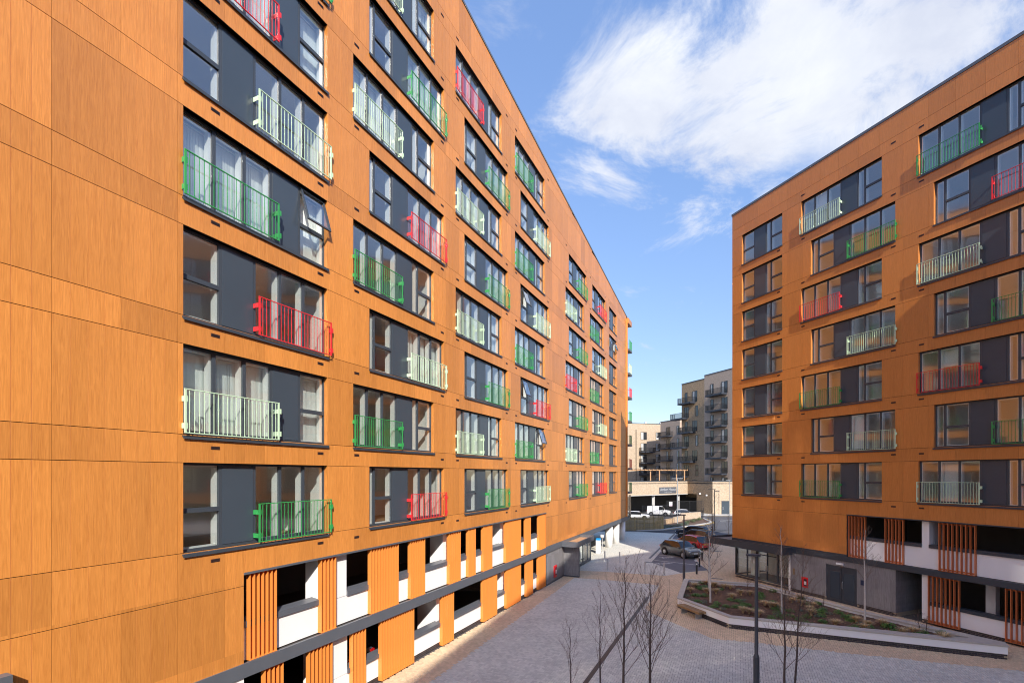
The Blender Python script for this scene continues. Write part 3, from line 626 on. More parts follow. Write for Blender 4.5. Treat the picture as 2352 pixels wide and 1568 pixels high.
for q in ((13.06, 13.41, 0.402, 1.5, 0, 2.72), (13.06, 13.41, 0.402, 1.5, 3.05, 5.7), (20.1, 20.45, 0.402, 1.5, 0, 5.7), (15.2, 15.6, 1.6, 2.0, 0, 2.74)): MB().box(*q).build('pier', white_r, right)
for (x0, x1) in ((9.1, 13.06), (13.41, 20.1), (20.45, XB)): MB().box(x0, x1, 0.14, 0.50, 4.18, 4.37).build('parapet_coping', anth, right)
for (x0, x1) in ((13.41, 20.1), (20.45, XB)): MB().box(x0, x1, 0.14, 0.50, 1.06, 1.24).build('parapet_coping', anth, right)
MB().box(13.06, XB, 0.215, 0.40, 0.0, 0.238).build('plinth', mortar, right)
brick_row(right, 13.06, 19.5, 0.205, 0.0, 3)
for a, c in [(9.17, 10.14), (11.26, 12.21), (13.92, 15.48), (18.6, 20.3)]: louvre(right, a, c, 3.07, 5.62, fin_r, 0.19)
for a, c in [(13.43, 14.8), (16.63, 18.2), (21, 23)]: louvre(right, a, c, 0.16, 2.70, fin_r, 0.19)
# grey boarded base with double door and bin-store recess
MB().box(5.17, 7.74, 0.0, 0.3, 0.24, 2.72).box(9.70, 11.86, 0.0, 0.3, 0.24, 2.72).box(7.74, 9.70, 0.0, 0.3, 2.36, 2.72).box(11.56, 11.86, 0.3, 3.6, 0.24, 2.72).build('grey_board_wall', grey_wood_r, right)
for q in ((5.17, 7.74, 0.03, 0.3, 0, 0.238), (9.70, 11.84, 0.03, 0.3, 0, 0.238), (11.56, 11.83, 0.302, 3.6, 0, 0.238)): MB().box(*q).build('plinth', mortar, right)
brick_row(right, 5.17, 7.7, 0.02, 0.0, 3); brick_row(right, 9.72, 11.8, 0.02, 0.0, 3)
dr = MB().box(7.76, 9.68, 0.05, 0.25, 0.03, 2.355).build('double_door', anth, right)
MB().box(8.0, 8.60, 0.035, 0.0495, 0.25, 1.95).box(8.86, 9.5, 0.035, 0.0495, 0.25, 1.95).build('door_panel', infill, dr)
MB().box(8.70, 8.715, 0.04, 0.0495, 0.05, 2.33).build('door_gap', black_m, dr)
MB().tube([(8.80, 0.04, 0.95), (8.80, -0.02, 1.0), (8.80, -0.02, 1.35), (8.80, 0.04, 1.4)], [0.015] * 4, 6).build('handle', steel, dr)
MB().box(8.45, 8.90, -0.09, 0.0, 2.46, 2.57).build('bulkhead_light', white_m, right)
rb = MB().box(6.02, 6.49, -0.04, 0.0, 0.50, 1.20).build('dry_riser_cabinet', red_box, right)
MB().box(6.2, 6.42, -0.045, -0.0405, 0.6, 1.08).build('label_plate', black_m, rb)
MB().box(6.23, 6.39, -0.05, -0.0455, 0.7, 0.92).build('notice', white_m, rb)
MB().box(5.36, 5.50, -0.02, 0.0, 1.22, 1.65).build('intercom', plain('bronze_plate', (0.25, 0.17, 0.09), 0.4, 0.5), right)
MB().box(9.95, 10.2, -0.05, 0.0, 1.45, 1.75).build('notice_sign', plain('navy_sign', (0.02, 0.03, 0.08), 0.4), right)
# lobby
lg = MB().box(0.1, 5.0, 0.28, 0.30, 0.3, 2.5).box(0.1, 0.12, 0.30, 3.5, 0.3, 2.5).build('lobby_glazing', lobby_glass, right)
b = MB()
for x, w in ((0.06, 0.09), (1.18, 0.08), (2.05, 0.14), (3.00, 0.07), (3.86, 0.14), (4.94, 0.10)): b.box(x, x + w, 0.24, 0.34, 0.3, 2.5)
b.box(0.06, 5.04, 0.22, 0.36, 0.2, 0.3).box(0.06, 5.04, 0.23, 0.35, 2.42, 2.52).box(0.06, 0.16, 0.34, 3.5, 0.2, 0.3).box(2.19, 3.86, 0.25, 0.33, 2.1, 2.16)
b.build('mullion_frame', anth, lg)
for x in (2.93, 3.14): MB().tube([(x, 0.24, 1.0), (x, 0.16, 1.02), (x, 0.16, 1.38), (x, 0.24, 1.4)], [0.014] * 4, 6).build('handle', steel, lg)
MB().box(1.78, 1.92, 0.265, 0.278, 1.42, 1.60).build('notice', white_m, lg)
b = MB()
for z in (1.62, 0.98):
    for i in range(40):
        x = 0.3 + i * 0.118
        b.box(x, x + 0.03, 0.272, 0.278, z, z + 0.03)
b.build('manifestation_dots', white_m, lg)
MB().box(0.1, 5.0, 0.24, 0.34, 0.0, 0.19).build('plinth', mortar, right); brick_row(right, 0.1, 5.0, 0.23, 0.0, 2)
MB().box(0.3, 5.0, 3.4, 3.6, 0.02, 2.74).box(5.0, 5.17, 0.02, 3.6, 0.02, 2.72).build('lobby_wall', room_w, right)
MB().box(0.1, 5.0, 0.36, 3.4, 0.0, 0.06).build('lobby_floor', plain('lobby_mat', (0.12, 0.11, 0.10), 0.7), right)
MB().box(0.35, 1.1, 1.6, 1.7, 0.1, 2.6).build('lobby_partition', white_in, right)
MB().cyl(4.99, 0.1, 0, 2.6, 0.06, 12).build('downpipe', black_m, right, smooth=True)
MB().cyl(-0.12, 0.7, 0, 2.6, 0.06, 12).build('downpipe', black_m, right, smooth=True)
b = MB(); x0, x1, y0, y1 = -1.75, 5.35, -1.0, 6.0; zt = 3.12
b.box(x0, x1, y0, y0 + 0.08, 2.58, zt).box(x0, x0 + 0.08, y0 + 0.08, y1, 2.58, zt).box(x1 - 0.08, x1, y0 + 0.08, -0.07, 2.58, zt).box(x0 + 0.08, x1 - 0.08, y0 + 0.08, -0.07, 2.9, 2.96, 1).box(x0 + 0.08, -0.1, -0.07, y1, 2.9, 2.96, 1).box(x0 + 0.08, x1 - 0.08, y0 + 0.08, -0.07, 2.58, 2.62).box(x0 + 0.08, -0.02, -0.07, y1, 2.58, 2.62)
b.build('entrance_canopy', [anth, plain('canopy_roofing', (0.20, 0.16, 0.13), 0.8)], right)

# --- wing behind the camera that closes the courtyard and shades it
nL = Vector((math.sin(TH_L), -math.cos(TH_L))); uL = Vector((math.cos(TH_L), math.sin(TH_L)))
WP = 13.7
c0 = nL * WP + uL * 8.3        # its far front corner
wing = thing('apartment_building', 'orange clad wing closing the courtyard beside the viewer, out of frame', 'building', (c0.x, c0.y, 0), TH_L + R(5))
ee = Vector((0.87, 0.49)).normalized(); e2 = (ee.dot(uL), ee.dot(-nL))
poly = [(0, 0), (e2[0] * 14, e2[1] * 14), (-60, e2[1] * 14), (-60, 0)]
MB().prism(poly, 0, 30.0).build('wall', clad_l, wing)
MB().prism([(p[0] * 0.99, p[1] * 0.99 - 0.05) for p in poly], 30.002, 30.05).build('roof', band_m, wing)

# ------------------------------------------------------------------ ground
def sheet(name, poly, z, mat, kind='structure', label=None):
    o = MB().face([(p[0], p[1], z) for p in poly]).build(name, mat); 
    if kind: o['kind'] = kind
    return o
sheet('ground', [(-600, -300), (600, -300), (600, 900), (-600, 900)], -0.03, tarmac)
baseL = lambda y: -13.97 + y / math.tan(TH_L)
baseR = lambda y: 17.7 + 0.397 * (38.85 - y)
court_poly = [(-12, 3), (34, -6), (baseR(10) + 2, 10), (19.9, 38.85), (26.5, 56), (26.8, 66), (22.5, 67.2), (22, 69.5), (18, 69.6), (16, 69.5), (-6, 69), (-12, 40)]
court = sheet('court_paving', court_poly, 0.0, joint_m)
tan_poly = [(10.87, 35.69), (8.96, 31.37), (8.18, 29.64), (8.23, 28.84), (8.58, 27.81), (9.72, 24.75), (10.01, 24.19), (10.39, 23.99), (11.64, 23.66), (15.48, 22.15), (21.34, 20.15), (28.5, 17.6), (33, 12), (36, 14), (26, 44), (30, 62), (24, 62), (17.6, 46.0), (16.65, 41.4), (14.2, 40.2), (12.37, 39.12), (7.45, 40.91), (5.0, 41.3), (3.5, 38.6), (4.9, 38.35), (6.87, 37.74), (10.25, 36.14)]
def is_tan(x, y):
    d = (x - baseL(y)) * 0.906
    return d < 1.67 - 0.037 * (y - 19) or in_poly(x, y, tan_poly)
YF = 34.0
def clip_y(poly, y0, keep_above=True):
    out = []
    for i in range(len(poly)):
        a, b_ = poly[i], poly[(i + 1) % len(poly)]; ia, ib = (a[1] >= y0) == keep_above, (b_[1] >= y0) == keep_above
        if ia: out.append(a)
        if ia != ib: t = (y0 - a[1]) / (b_[1] - a[1]); out.append((a[0] + t * (b_[0] - a[0]), y0))
    return out
o = MB().face([(p[0], p[1], 0.010) for p in clip_y(court_poly, YF)]).build('far_paving', sheet_grey, court)
strip = [(baseL(YF), YF), (baseL(YF) + (1.67 - 0.037 * 15) / 0.906, YF), (baseL(41) + 0.9, 41), (baseL(41), 41)]
MB().face([(p[0], p[1], 0.013) for p in strip]).build('tan_strip', sheet_tan, court)
tp = clip_y(tan_poly, YF)
MB().face([(p[0], p[1], 0.0145) for p in tp]).build('tan_paving', sheet_tan, court)
bay = [(13.0, 45.1), (14.05, 40.3), (16.8, 41.4), (17.3, 45.9), (26.5, 66.5), (22.6, 66.5)]
MB().face([(p[0], p[1], 0.0175) for p in bay]).build('charcoal_bay_paving', pav_dark, court)
dirB = Vector((0.42, 0.908)); hd = Vector((0.40, -0.916))
for i in range(4):      # light paver lines between bays
    p = Vector((13.55, 46.2)) + dirB * (i * 3.35); q = p + Vector((3.3, -2.6)).normalized() * 4.4; n_ = Vector((0.6, 0.8)) * 0.14
    MB().face([(v.x, v.y, 0.0205) for v in (p, q, q + n_, p + n_)]).build('bay_line', sheet_grey, court)
tm = text_mesh('bay_lettering', 'VISITOR', 0.42, white_l, 0.001)
for (a, c) in (((14.75, 44.62), (13.16, 44.16)), ((16.14, 47.87), (14.51, 47.34))):
    place('bay_lettering', tm, court, ((a[0] + c[0]) / 2, (a[1] + c[1]) / 2 + 0.2, 0.024), (0, 0, math.atan2(c[1] - a[1], c[0] - a[0]))).scale = (1.0, 2.2, 1.0)
# block pavers, herringbone
planter_out = [(10.2, 29.8), (11.58, 25.8), (21.95, 21.40), (22.25, 21.85), (19.18, 27.45), (17.15, 33.6), (12.55, 35.2)]
cth, sth = math.cos(TH_L), math.sin(TH_L)
pv = []
U = 0.1015
for m in range(-500, 500):
    for n in range(-300, 300):
        bx, by = m + 2 * n, m - 2 * n
        for (ax, ay, w, h) in ((bx, by, 2, 1), (bx + 2, by - 1, 1, 2)):
            cx, cyv = (ax + w / 2) * U, (ay + h / 2) * U
            X = 8 + cx * cth - cyv * sth; Y = 26 + cx * sth + cyv * cth
            if Y < 17.2 or Y > YF + 0.1 or X < baseL(Y) - 0.1 or X > baseR(Y) + 0.3 or X > 1.12 * Y or in_poly(X, Y, planter_out): continue
            pv.append((Y, X, w, h))
pv.sort()
vis = [p for p in pv if p[0] > 19.0 and abs(p[1]) < 1.05 * p[0]][:300]; visset = set(vis)
def pav_mesh(w, h, mat):
    a, b_ = w * U / 2 - 0.0045, h * U / 2 - 0.0045; c = 0.004
    mb = MB(); mb.v = [(-a, -b_, 0), (a, -b_, 0), (a, b_, 0), (-a, b_, 0), (-a + c, -b_ + c, .012), (a - c, -b_ + c, .012), (a - c, b_ - c, .012), (-a + c, b_ - c, .012)]
    mb.f = [(4, 5, 6, 7), (0, 1, 5, 4), (1, 2, 6, 5), (2, 3, 7, 6), (3, 0, 4, 7)]; mb.m = [0] * 5; return mb.mesh('paver', mat)
PM = {(w, h, t): pav_mesh(w, h, pav_tan if t else pav_grey) for (w, h) in ((2, 1), (1, 2)) for t in (0, 1)}
for (Y, X, w, h) in vis: place('paver', PM[(w, h, 1 if is_tan(X, Y) else 0)], court, (X, Y, random.uniform(0, .0015)), (0, 0, TH_L))
rest = [p for p in pv if p not in visset]
N = len(rest); V = np.zeros((N * 8, 3)); rng = np.random.default_rng(3)
mi = np.zeros(N * 5, dtype=np.int32)
for i, (Y, X, w, h) in enumerate(rest):
    a, b_ = w * U / 2 - 0.0045, h * U / 2 - 0.0045; c = 0.004; z = rng.uniform(0, .002)
    L = np.array([(-a, -b_, 0), (a, -b_, 0), (a, b_, 0), (-a, b_, 0), (-a + c, -b_ + c, .012 + z), (a - c, -b_ + c, .012 + z), (a - c, b_ - c, .012 + z), (-a + c, b_ - c, .012 + z)])
    V[i * 8:i * 8 + 8, 0] = X + L[:, 0] * cth - L[:, 1] * sth; V[i * 8:i * 8 + 8, 1] = Y + L[:, 0] * sth + L[:, 1] * cth; V[i * 8:i * 8 + 8, 2] = L[:, 2]
    if is_tan(X, Y): mi[i * 5:i * 5 + 5] = 1
base = np.array([(4, 5, 6, 7), (0, 1, 5, 4), (1, 2, 6, 5), (2, 3, 7, 6), (3, 0, 4, 7)])
F = (base[None] + (np.arange(N) * 8)[:, None, None]).reshape(-1, 4)
me = bpy.data.meshes.new('paver_field'); me.from_pydata(V.tolist(), [], F.tolist()); me.materials.append(pav_grey); me.materials.append(pav_tan); me.polygons.foreach_set('material_index', mi); me.update()
tag(place('paver_field', me, court), kind='stuff')
# slot drains
def strip_obj(name, a, c, w, z, mat, parent=None):
    a, c = Vector(a), Vector(c); d = (c - a).normalized(); n_ = Vector((-d.y, d.x)) * w / 2
    return MB().prism([tuple(a - n_), tuple(c - n_), tuple(c + n_), tuple(a + n_)], z - 0.012, z, 0).build(name, mat, parent)
strip_obj('drain_channel', (9.09, 32.32), (2.6, 18.4), 0.2, 0.020, black_m, court)
strip_obj('drain_channel', (13.44, 47.24), (22.44, 66.73), 0.22, 0.021, black_m, court)
strip_obj('drain_grate', (12.48, 45.24), (13.2, 44.95), 0.25, 0.022, black_m, court)
strip_obj('drain_grate', (15.75, 38.2), (16.5, 37.85), 0.25, 0.022, black_m, court)
strip_obj('drain_grate', (21.3, 51.4), (22.6, 51.9), 0.3, 0.022, black_m, court)

# ------------------------------------------------------------------ planter with birches
pl = thing('planter', 'long white rendered planter with pale stone coping and dark brick base', 'planter', (0, 0, 0))
inner = []
nP = len(planter_out)
def inset(P, d, i):
    a, b_, c = Vector(P[i - 1]), Vector(P[i]), Vector(P[(i + 1) % len(P)])
    d1, d2 = (b_ - a).normalized(), (c - b_).normalized(); n1, n2 = Vector((-d1.y, d1.x)), Vector((-d2.y, d2.x)); m_ = (n1 + n2).normalized()
    return b_ + m_ * d / max(0.35, m_.dot(n1))
def ring(d): 
    r = [inset(planter_out, d, i) for i in range(nP)]
    if d > 0.1:
        e = Vector((22.1, 21.62)) + (Vector((19.5, 24.0)) - Vector((22.1, 21.62))).normalized() * (d * 3.6)
        r[2] = e; r[3] = e
    return r
def ringpiece(Ro, Ri, i, t0, t1, z0, z1, name, mat, parent):
    j = (i + 1) % nP; lo_, lp = Vector(Ro[i]).lerp(Vector(Ro[j]), t0), Vector(Ro[i]).lerp(Vector(Ro[j]), t1); qo, qp = Vector(Ri[i]).lerp(Vector(Ri[j]), t0), Vector(Ri[i]).lerp(Vector(Ri[j]), t1)
    return MB().prism([tuple(lo_), tuple(lp), tuple(qp), tuple(qo)], z0, z1).build(name, mat, parent)
Ro, Ri = ring(-0.03), ring(0.30); Wo, Wi = ring(0.0), ring(0.24)
wm = MB(); pm = MB(); Po = ring(0.02)
for i in range(nP):
    j = (i + 1) % nP
    wm.prism([tuple(Wo[i]), tuple(Wo[j]), tuple(Wi[j]), tuple(Wi[i])], 0.235, 0.56)
    pm.prism([tuple(Po[i]), tuple(Po[j]), tuple(Wi[j]), tuple(Wi[i])], 0.0, 0.234)
    L_ = (Vector(planter_out[j]) - Vector(planter_out[i])).length; n_ = max(1, round(L_ / 0.9))
    for q in range(n_): ringpiece(Ro, Ri, i, q / n_ + 0.004 / L_, (q + 1) / n_ - 0.004 / L_, 0.562, 0.632 + random.uniform(-.001, .001), 'coping_stone', stone, pl)
wm.build('render_wall', white_r, pl); pm.build('plinth', mortar, pl)
for (i) in (6, 0, 1):
    a, c = Vector(planter_out[i]), Vector(planter_out[(i + 1) % nP]); L_ = (c - a).length; ang = math.atan2(c.y - a.y, c.x - a.x)
    for cr_ in range(3):
        x = 0.0 if cr_ % 2 == 0 else 0.1125
        while x < L_ - 0.2:
            p = a + (c - a) * (x / L_); place('brick', BRK, pl, (p.x, p.y, 0.008 + cr_ * 0.075), (0, 0, ang)); x += 0.225
soil_in = ring(0.25)
# mulch surface
mb = MB(); mb.face([(p[0], p[1], 0.44) for i, p in enumerate(soil_in) if i != 3]); mb.build('mulch_bed', soil, pl)
si = [tuple(p) for i, p in enumerate(soil_in) if i != 3]
def rnd_in(P):
    xs = [p[0] for p in P]; ys = [p[1] for p in P]
    while True:
        x, y = random.uniform(min(xs), max(xs)), random.uniform(min(ys), max(ys))
        if in_poly(x, y, P): return x, y
mb = MB()
for q in range(7000):
    x, y = rnd_in(si); a = random.uniform(0, 6.28); l_, w_ = random.uniform(.02, .075), random.uniform(.008, .022); dx, dy = math.cos(a), math.sin(a); z = 0.442 + random.uniform(0, .025); t = random.uniform(-.02, .02)
    mb.face([(x - dx * l_ - dy * w_, y - dy * l_ + dx * w_, z - t), (x + dx * l_ - dy * w_, y + dy * l_ + dx * w_, z + t), (x + dx * l_ + dy * w_, y + dy * l_ - dx * w_, z + t), (x - dx * l_ + dy * w_, y - dy * l_ - dx * w_, z - t)])
tag(mb.build('bark_chips', chip_m, pl), kind='stuff')
def tuft(h, n, spread, mat, name):
    mb = MB()
    for q in range(n):
        a = random.uniform(0, 6.28); r_ = random.uniform(0, .05); l_ = h * random.uniform(.6, 1.1); s_ = spread * random.uniform(.3, 1.0); w_ = 0.006
        w_ = 0.008; x0, y0 = math.cos(a) * r_, math.sin(a) * r_; pts = [(x0 + math.cos(a) * s_ * t * t, y0 + math.sin(a) * s_ * t * t, l_ * (t - 0.35 * t * t * t)) for t in (0, .4, .75, 1)]
        nx, ny = -math.sin(a) * w_, math.cos(a) * w_
        for p_, q_ in zip(pts[:-1], pts[1:]): mb.face([(p_[0] - nx, p_[1] - ny, p_[2]), (p_[0] + nx, p_[1] + ny, p_[2]), (q_[0] + nx * .6, q_[1] + ny * .6, q_[2]), (q_[0] - nx * .6, q_[1] - ny * .6, q_[2])])
    return mb.mesh(name, mat)
def clump(h, n, rad, mat, name, ls=0.05):
    mb = MB()
    for q in range(n):
        a = random.uniform(0, 6.28); r_ = rad * math.sqrt(random.random()); x, y, z = math.cos(a) * r_, math.sin(a) * r_, h * random.uniform(.15, 1) * (1 - 0.5 * (r_ / rad) ** 2)
        b_ = random.uniform(0, 6.28); t = random.uniform(-.6, .9); s_ = ls * random.uniform(.5, 1.2); d = Vector((math.cos(b_) * math.cos(t), math.sin(b_) * math.cos(t), math.sin(t))) * s_; e = Vector((-math.sin(b_), math.cos(b_), random.uniform(-.4, .4))).normalized() * s_ * .42; c = Vector((x, y, z))
        mb.face([c - d, c + e, c + d, c - e])
    for q in range(4):
        a = random.uniform(0, 6.28); mb.tube([(0, 0, -0.02), (math.cos(a) * rad * .5, math.sin(a) * rad * .5, h * .6)], [.006, .003], 4)
    return mb.mesh(name, mat)
GT = [tuft(random.uniform(.42, .58), 260, random.uniform(.26, .40), straw_m, 'grass_tuft') for _ in range(4)]
LC = [clump(random.uniform(.18, .32), 200, random.uniform(.18, .30), leaf_m, 'leafy_plant') for _ in range(4)]
HC = [clump(random.uniform(.16, .24), 110, random.uniform(.16, .22), leaf_g, 'grey_plant', .04) for _ in range(2)]
def gp(r, x, y, z=0.44):
    return None
def G7(x, y, z=0.44):
    X, Y_ = (2600 + x / 3.357) / 1.7415, (2260 + y / 3.357) / 1.7415; Yd = 1110.7 * (8.2 - z) / (Y_ - 1089); return ((X - 1176) * Yd / 1110.7, Yd)
for q, (x, y) in enumerate([(990, 310), (870, 290), (1220, 400), (1340, 400), (1540, 540), (1620, 570), (1250, 640), (1330, 650), (1910, 500), (1460, 680), (2030, 540), (1080, 320), (750, 260), (760, 370), (890, 380), (2190, 560)]):
    p = G7(x, y); place_o = place('ornamental_grass', GT[q % 4], None, (p[0], p[1], 0.43), (0, 0, random.uniform(0, 6))); tag(place_o, 'tuft of dry straw-coloured ornamental grass in the planter', 'grass', 'dry grass tufts in the planter')
for q in range(6):
    x, y = [(19.6, 23.6), (19.0, 24.8), (18.9, 23.4), (17.6, 24.2), (20.3, 22.7), (16.6, 24.8)][q]; tag(place('ornamental_grass', GT[q % 4], None, (x, y, 0.43), (0, 0, q)), 'tuft of dry straw-coloured ornamental grass in the planter', 'grass', 'dry grass tufts in the planter')
for q, (x, y) in enumerate([(600, 410), (640, 290), (740, 295), (740, 420), (1020, 560), (1190, 490), (1260, 530), (1250, 570), (1480, 390), (1490, 460), (1500, 420), (1650, 360), (1650, 500), (1720, 600), (1080, 470), (900, 530), (940, 330), (1150, 570), (1880, 620), (1750, 700), (2030, 460), (2100, 700), (870, 560), (700, 320), (1420, 600), (2010, 740), (2250, 520), (2290, 640)]):
    p = G7(x, y); tag(place('leafy_plant', LC[q % 4], None, (p[0], p[1], 0.43), (0, 0, random.uniform(0, 6))), 'low green leafy perennial growing in the planter mulch', 'plant', 'low green plants in the planter')
for q, (x, y) in enumerate([(490, 420), (720, 490), (1820, 430), (2150, 640), (980, 600), (1200, 330), (2260, 700)]):
    p = G7(x, y); tag(place('variegated_plant', HC[q % 2], None, (p[0], p[1], 0.43), (0, 0, random.uniform(0, 6))), 'low grey-green variegated plant in the planter mulch', 'plant', 'grey-green plants in the planter')
for q in range(14):
    x, y = [(18.9, 23.8), (19.5, 23.2), (17.2, 24.0), (18.0, 24.4), (16.3, 25.4), (20.0, 23.5), (20.6, 22.9), (19.3, 24.6), (17.9, 25.6), (16.9, 26.4), (18.4, 26.2), (17.6, 27.4), (15.9, 24.6), (15.2, 25.1)][q]
    tag(place('leafy_plant', LC[q % 4], None, (x, y, 0.43), (0, 0, q)), 'low green leafy perennial growing in the planter mulch', 'plant', 'low green plants in the planter')

for q in range(34):
    x, y = rnd_in(si); m_ = (LC + HC)[q % 6]
    if q % 6 < 4: tag(place('leafy_plant', m_, None, (x, y, 0.43), (0, 0, q)), 'low green leafy perennial growing in the planter mulch', 'plant', 'low green plants in the planter')
    else: tag(place('variegated_plant', m_, None, (x, y, 0.43), (0, 0, q)), 'low grey-green variegated plant in the planter mulch', 'plant', 'grey-green plants in the planter')
for q in range(10):
    x, y = rnd_in(si); tag(place('ornamental_grass', GT[q % 4], None, (x, y, 0.43), (0, 0, q)), 'tuft of dry straw-coloured ornamental grass in the planter', 'grass', 'dry grass tufts in the planter')

# ------------------------------------------------------------------ bare trees
def bare_tree(name, label, loc, h, trunk_r, seed, tm_, bm_, clear=0.3, spread=0.32, n1=16, lean=(0, 0), stems=1, group=None, up=0.85, twn=5):
    rd = random.Random(seed); root = thing(name, label, 'tree', loc, 0, group); tb = MB(); br = MB()
    def branch(p, d, L, r, lev):
        pts = [p.copy()]; rad = [r]; n = 4 if lev == 1 else 3; q = p.copy(); dd = d.copy()
        for i in range(n):
            dd = (dd + Vector((rd.uniform(-.16, .16), rd.uniform(-.16, .16), 0.10 * up))).normalized(); q = q + dd * L / n; pts.append(q.copy()); rad.append(max(0.0022, r * (1 - 0.8 * (i + 1) / n)))
        br.tube(pts, rad, 5 if lev == 1 else 4, 0, False)
        if lev < 3:
            for k in range(twn if lev == 1 else 2):
                t = rd.uniform(.25, .95); i = min(int(t * n), n - 1); pp = pts[i].lerp(pts[i + 1], t * n - i); a = rd.uniform(0, 6.28)
                nd = (dd * 1.0 + Vector((math.cos(a), math.sin(a), rd.uniform(0, .5))) * 0.75).normalized(); branch(pp, nd, L * rd.uniform(.3, .55), max(.003, r * .5), lev + 1)
    for s_ in range(stems):
        a0 = rd.uniform(0, 6.28); off = Vector((math.cos(a0), math.sin(a0), 0)) * (0.12 if stems > 1 else 0); tilt = Vector((lean[0], lean[1], 0)) + off * (2.2 if stems > 1 else 0)
        hh = h * (1 if s_ == 0 else rd.uniform(.7, .95)); pts = []; rad = []; n = 10
        for i in range(n + 1):
            t = i / n; pts.append(off + Vector((tilt.x * t * hh * .3 + rd.uniform(-.02, .02) * t * 2, tilt.y * t * hh * .3 + rd.uniform(-.02, .02) * t * 2, hh * t))); rad.append(trunk_r * (1 - .9 * t) + .003)
        tb.tube(pts, rad, 8)
        for k in range(n1):
            t = clear + (1 - clear) * (k + rd.random()) / n1 * 0.97; i = min(int(t * n), n - 1); p = pts[i].lerp(pts[i + 1], t * n - i); a = k * 2.4 + rd.uniform(-.5, .5)
            d = Vector((math.cos(a), math.sin(a), rd.uniform(.7, 1.6) * up)).normalized(); branch(p, d, hh * spread * (1.1 - .75 * (t - clear) / (1 - clear)) * rd.uniform(.7, 1.15), max(.0035, trunk_r * .30 * (1 - .6 * t)), 1)
    auto_smooth(tb.build('trunk', tm_, root).data); br.build('crown', bm_, root)
    return root
bare_tree('bare_tree', 'tall bare sapling at the near left of the drain channel, tallest of the front group', (3.9, 17.0, 0), 4.85, 0.05, 11, bark, twig, .22, .42, 20, (0.05, 0), 1, None, 1.4, 6)
bare_tree('bare_tree', 'bare multi-twigged sapling in front of the bench, right of the front group', (4.85, 17.0, 0), 4.4, 0.055, 12, bark, twig, .25, .46, 24, (0.0, 0), 1, None, 1.3, 7)
bare_tree('bare_tree', 'thin bare sapling at the left of the front group beside the drain', (3.1, 16.9, 0), 3.9, 0.035, 13, bark, twig, .3, .36, 12, (-0.03, 0), 1, None, 1.5, 4)
bare_tree('bare_tree', 'low bare twiggy sapling at the far left of the front group', (2.1, 17.2, 0), 2.9, 0.03, 14, bark, twig, .2, .45, 10, (-.05, 0), 1, None, 1.3, 4)
bare_tree('bare_tree', 'bare birch sapling with dark twigs just right of the tall lamp post', (9.75, 17.3, 0), 5.0, 0.045, 15, bark, twig, .22, .30, 18, (.02, .02), 1, None, 1.1, 6)
bare_tree('bare_tree', 'leaning bare sapling with two stems right of the tall lamp post', (10.2, 17.5, 0), 5.35, 0.04, 16, bark, twig, .25, .28, 16, (.22, .02), 1, None, 1.1, 6)
bare_tree('birch_tree', 'slim pale-barked birch at the left end of the planter nearest the bench', (12.03, 29.33, .43), 4.3, .06, 21, birch, twig, .35, .26, 20, (-.03, 0), 1, None, 1.0, 6)
bare_tree('birch_tree', 'slim pale-barked birch behind another at the left end of the planter', (13.1, 32.2, .43), 4.7, .055, 22, birch, twig, .4, .24, 16, (.02, 0), 1, None, 1.0, 6)
bare_tree('birch_tree', 'slim white-stemmed birch in front of the glazed lobby entrance', (15.09, 27.05, .43), 4.85, .05, 23, birch, twig, .45, .2, 18, (-.03, 0), 1, None, .9, 5)
bare_tree('birch_tree', 'slim white-stemmed birch in front of the grey boarded wall', (18.25, 25.02, .43), 4.9, .05, 24, birch, twig, .42, .2, 16, (-.01, 0), 1, None, .9, 5)
bare_tree('bare_shrub', 'small bare twiggy shrub at the narrow end of the planter', (20.3, 23.9, .43), .95, .018, 25, bark, twig, .1, .6, 9, (0, 0), 2, None, 1.0, 3)
bare_tree('bare_shrub', 'small bare twiggy shrub beside the lobby glazing', (15.97, 32.89, .43), .9, .014, 26, bark, twig, .15, .5, 6, (0, 0), 2, None, 1.0, 2)
bare_tree('bare_shrub', 'small bare shoots in the planter before the double door', (18.3, 28.4, .43), .9, .012, 27, bark, twig, .2, .4, 4, (0, 0), 2, None, 1.2, 2)
for i, (x, y, h) in enumerate(((22.6, 54.5, 4.2), (23.6, 57.0, 4.6), (24.4, 59.0, 4.8), (24.9, 55.6, 3.8))):
    bare_tree('bare_sapling', ['thin bare staked sapling nearest the red car', 'thin bare staked sapling beside the far dark cars', 'thin bare staked sapling farthest along the parking bays', 'thin bare sapling against the canopy beyond the parking bays'][i], (x, y, 0), h, .035, 30 + i, bark, twig, .25, .3, 14, (0, 0), 1, None, 1.5, 4)
bare_tree('street_tree', 'small bare street tree before the brown brick wall', (38.5, 92, 0.1), 5.0, .06, 41, bark, twig, .35, .3, 16, (0, 0), 1, None, 1.2, 4)

# ------------------------------------------------------------------ street furniture
def lamp_post(label, loc, h, rz, mat, arm=0.5, base=True, group=None, double=False, r0=.06):
    t = thing('lamp_post', label, 'lamp post', loc, rz, group); mb = MB()
    mb.tube([(0, 0, 0), (0, 0, h * .25)], [r0 * 1.6, r0 * 1.6], 16) if base else None
    mb.tube([(0, 0, h * .25 if base else 0), (0, 0, h * .27 if base else .01), (0, 0, h)], [r0 * 1.6 if base else r0, r0, r0 * .85], 16)
    auto_smooth(mb.build('pole', mat, t).data)
    hd_ = MB()
    pr = [(-.12, -.11), (arm, -.10), (arm + .03, 0), (arm, .10), (-.12, .11)]
    hd_.prism(pr, h, h + .07); hd_.build('lamp_head', mat, t)
    MB().box(.0, arm - .05, -.07, .07, h - .012, h - .001).build('lens', white_m, t)
    if double: MB().box(-arm, -.1, -.08, .08, h, h + .05).build('lamp_arm', mat, t)
    return t
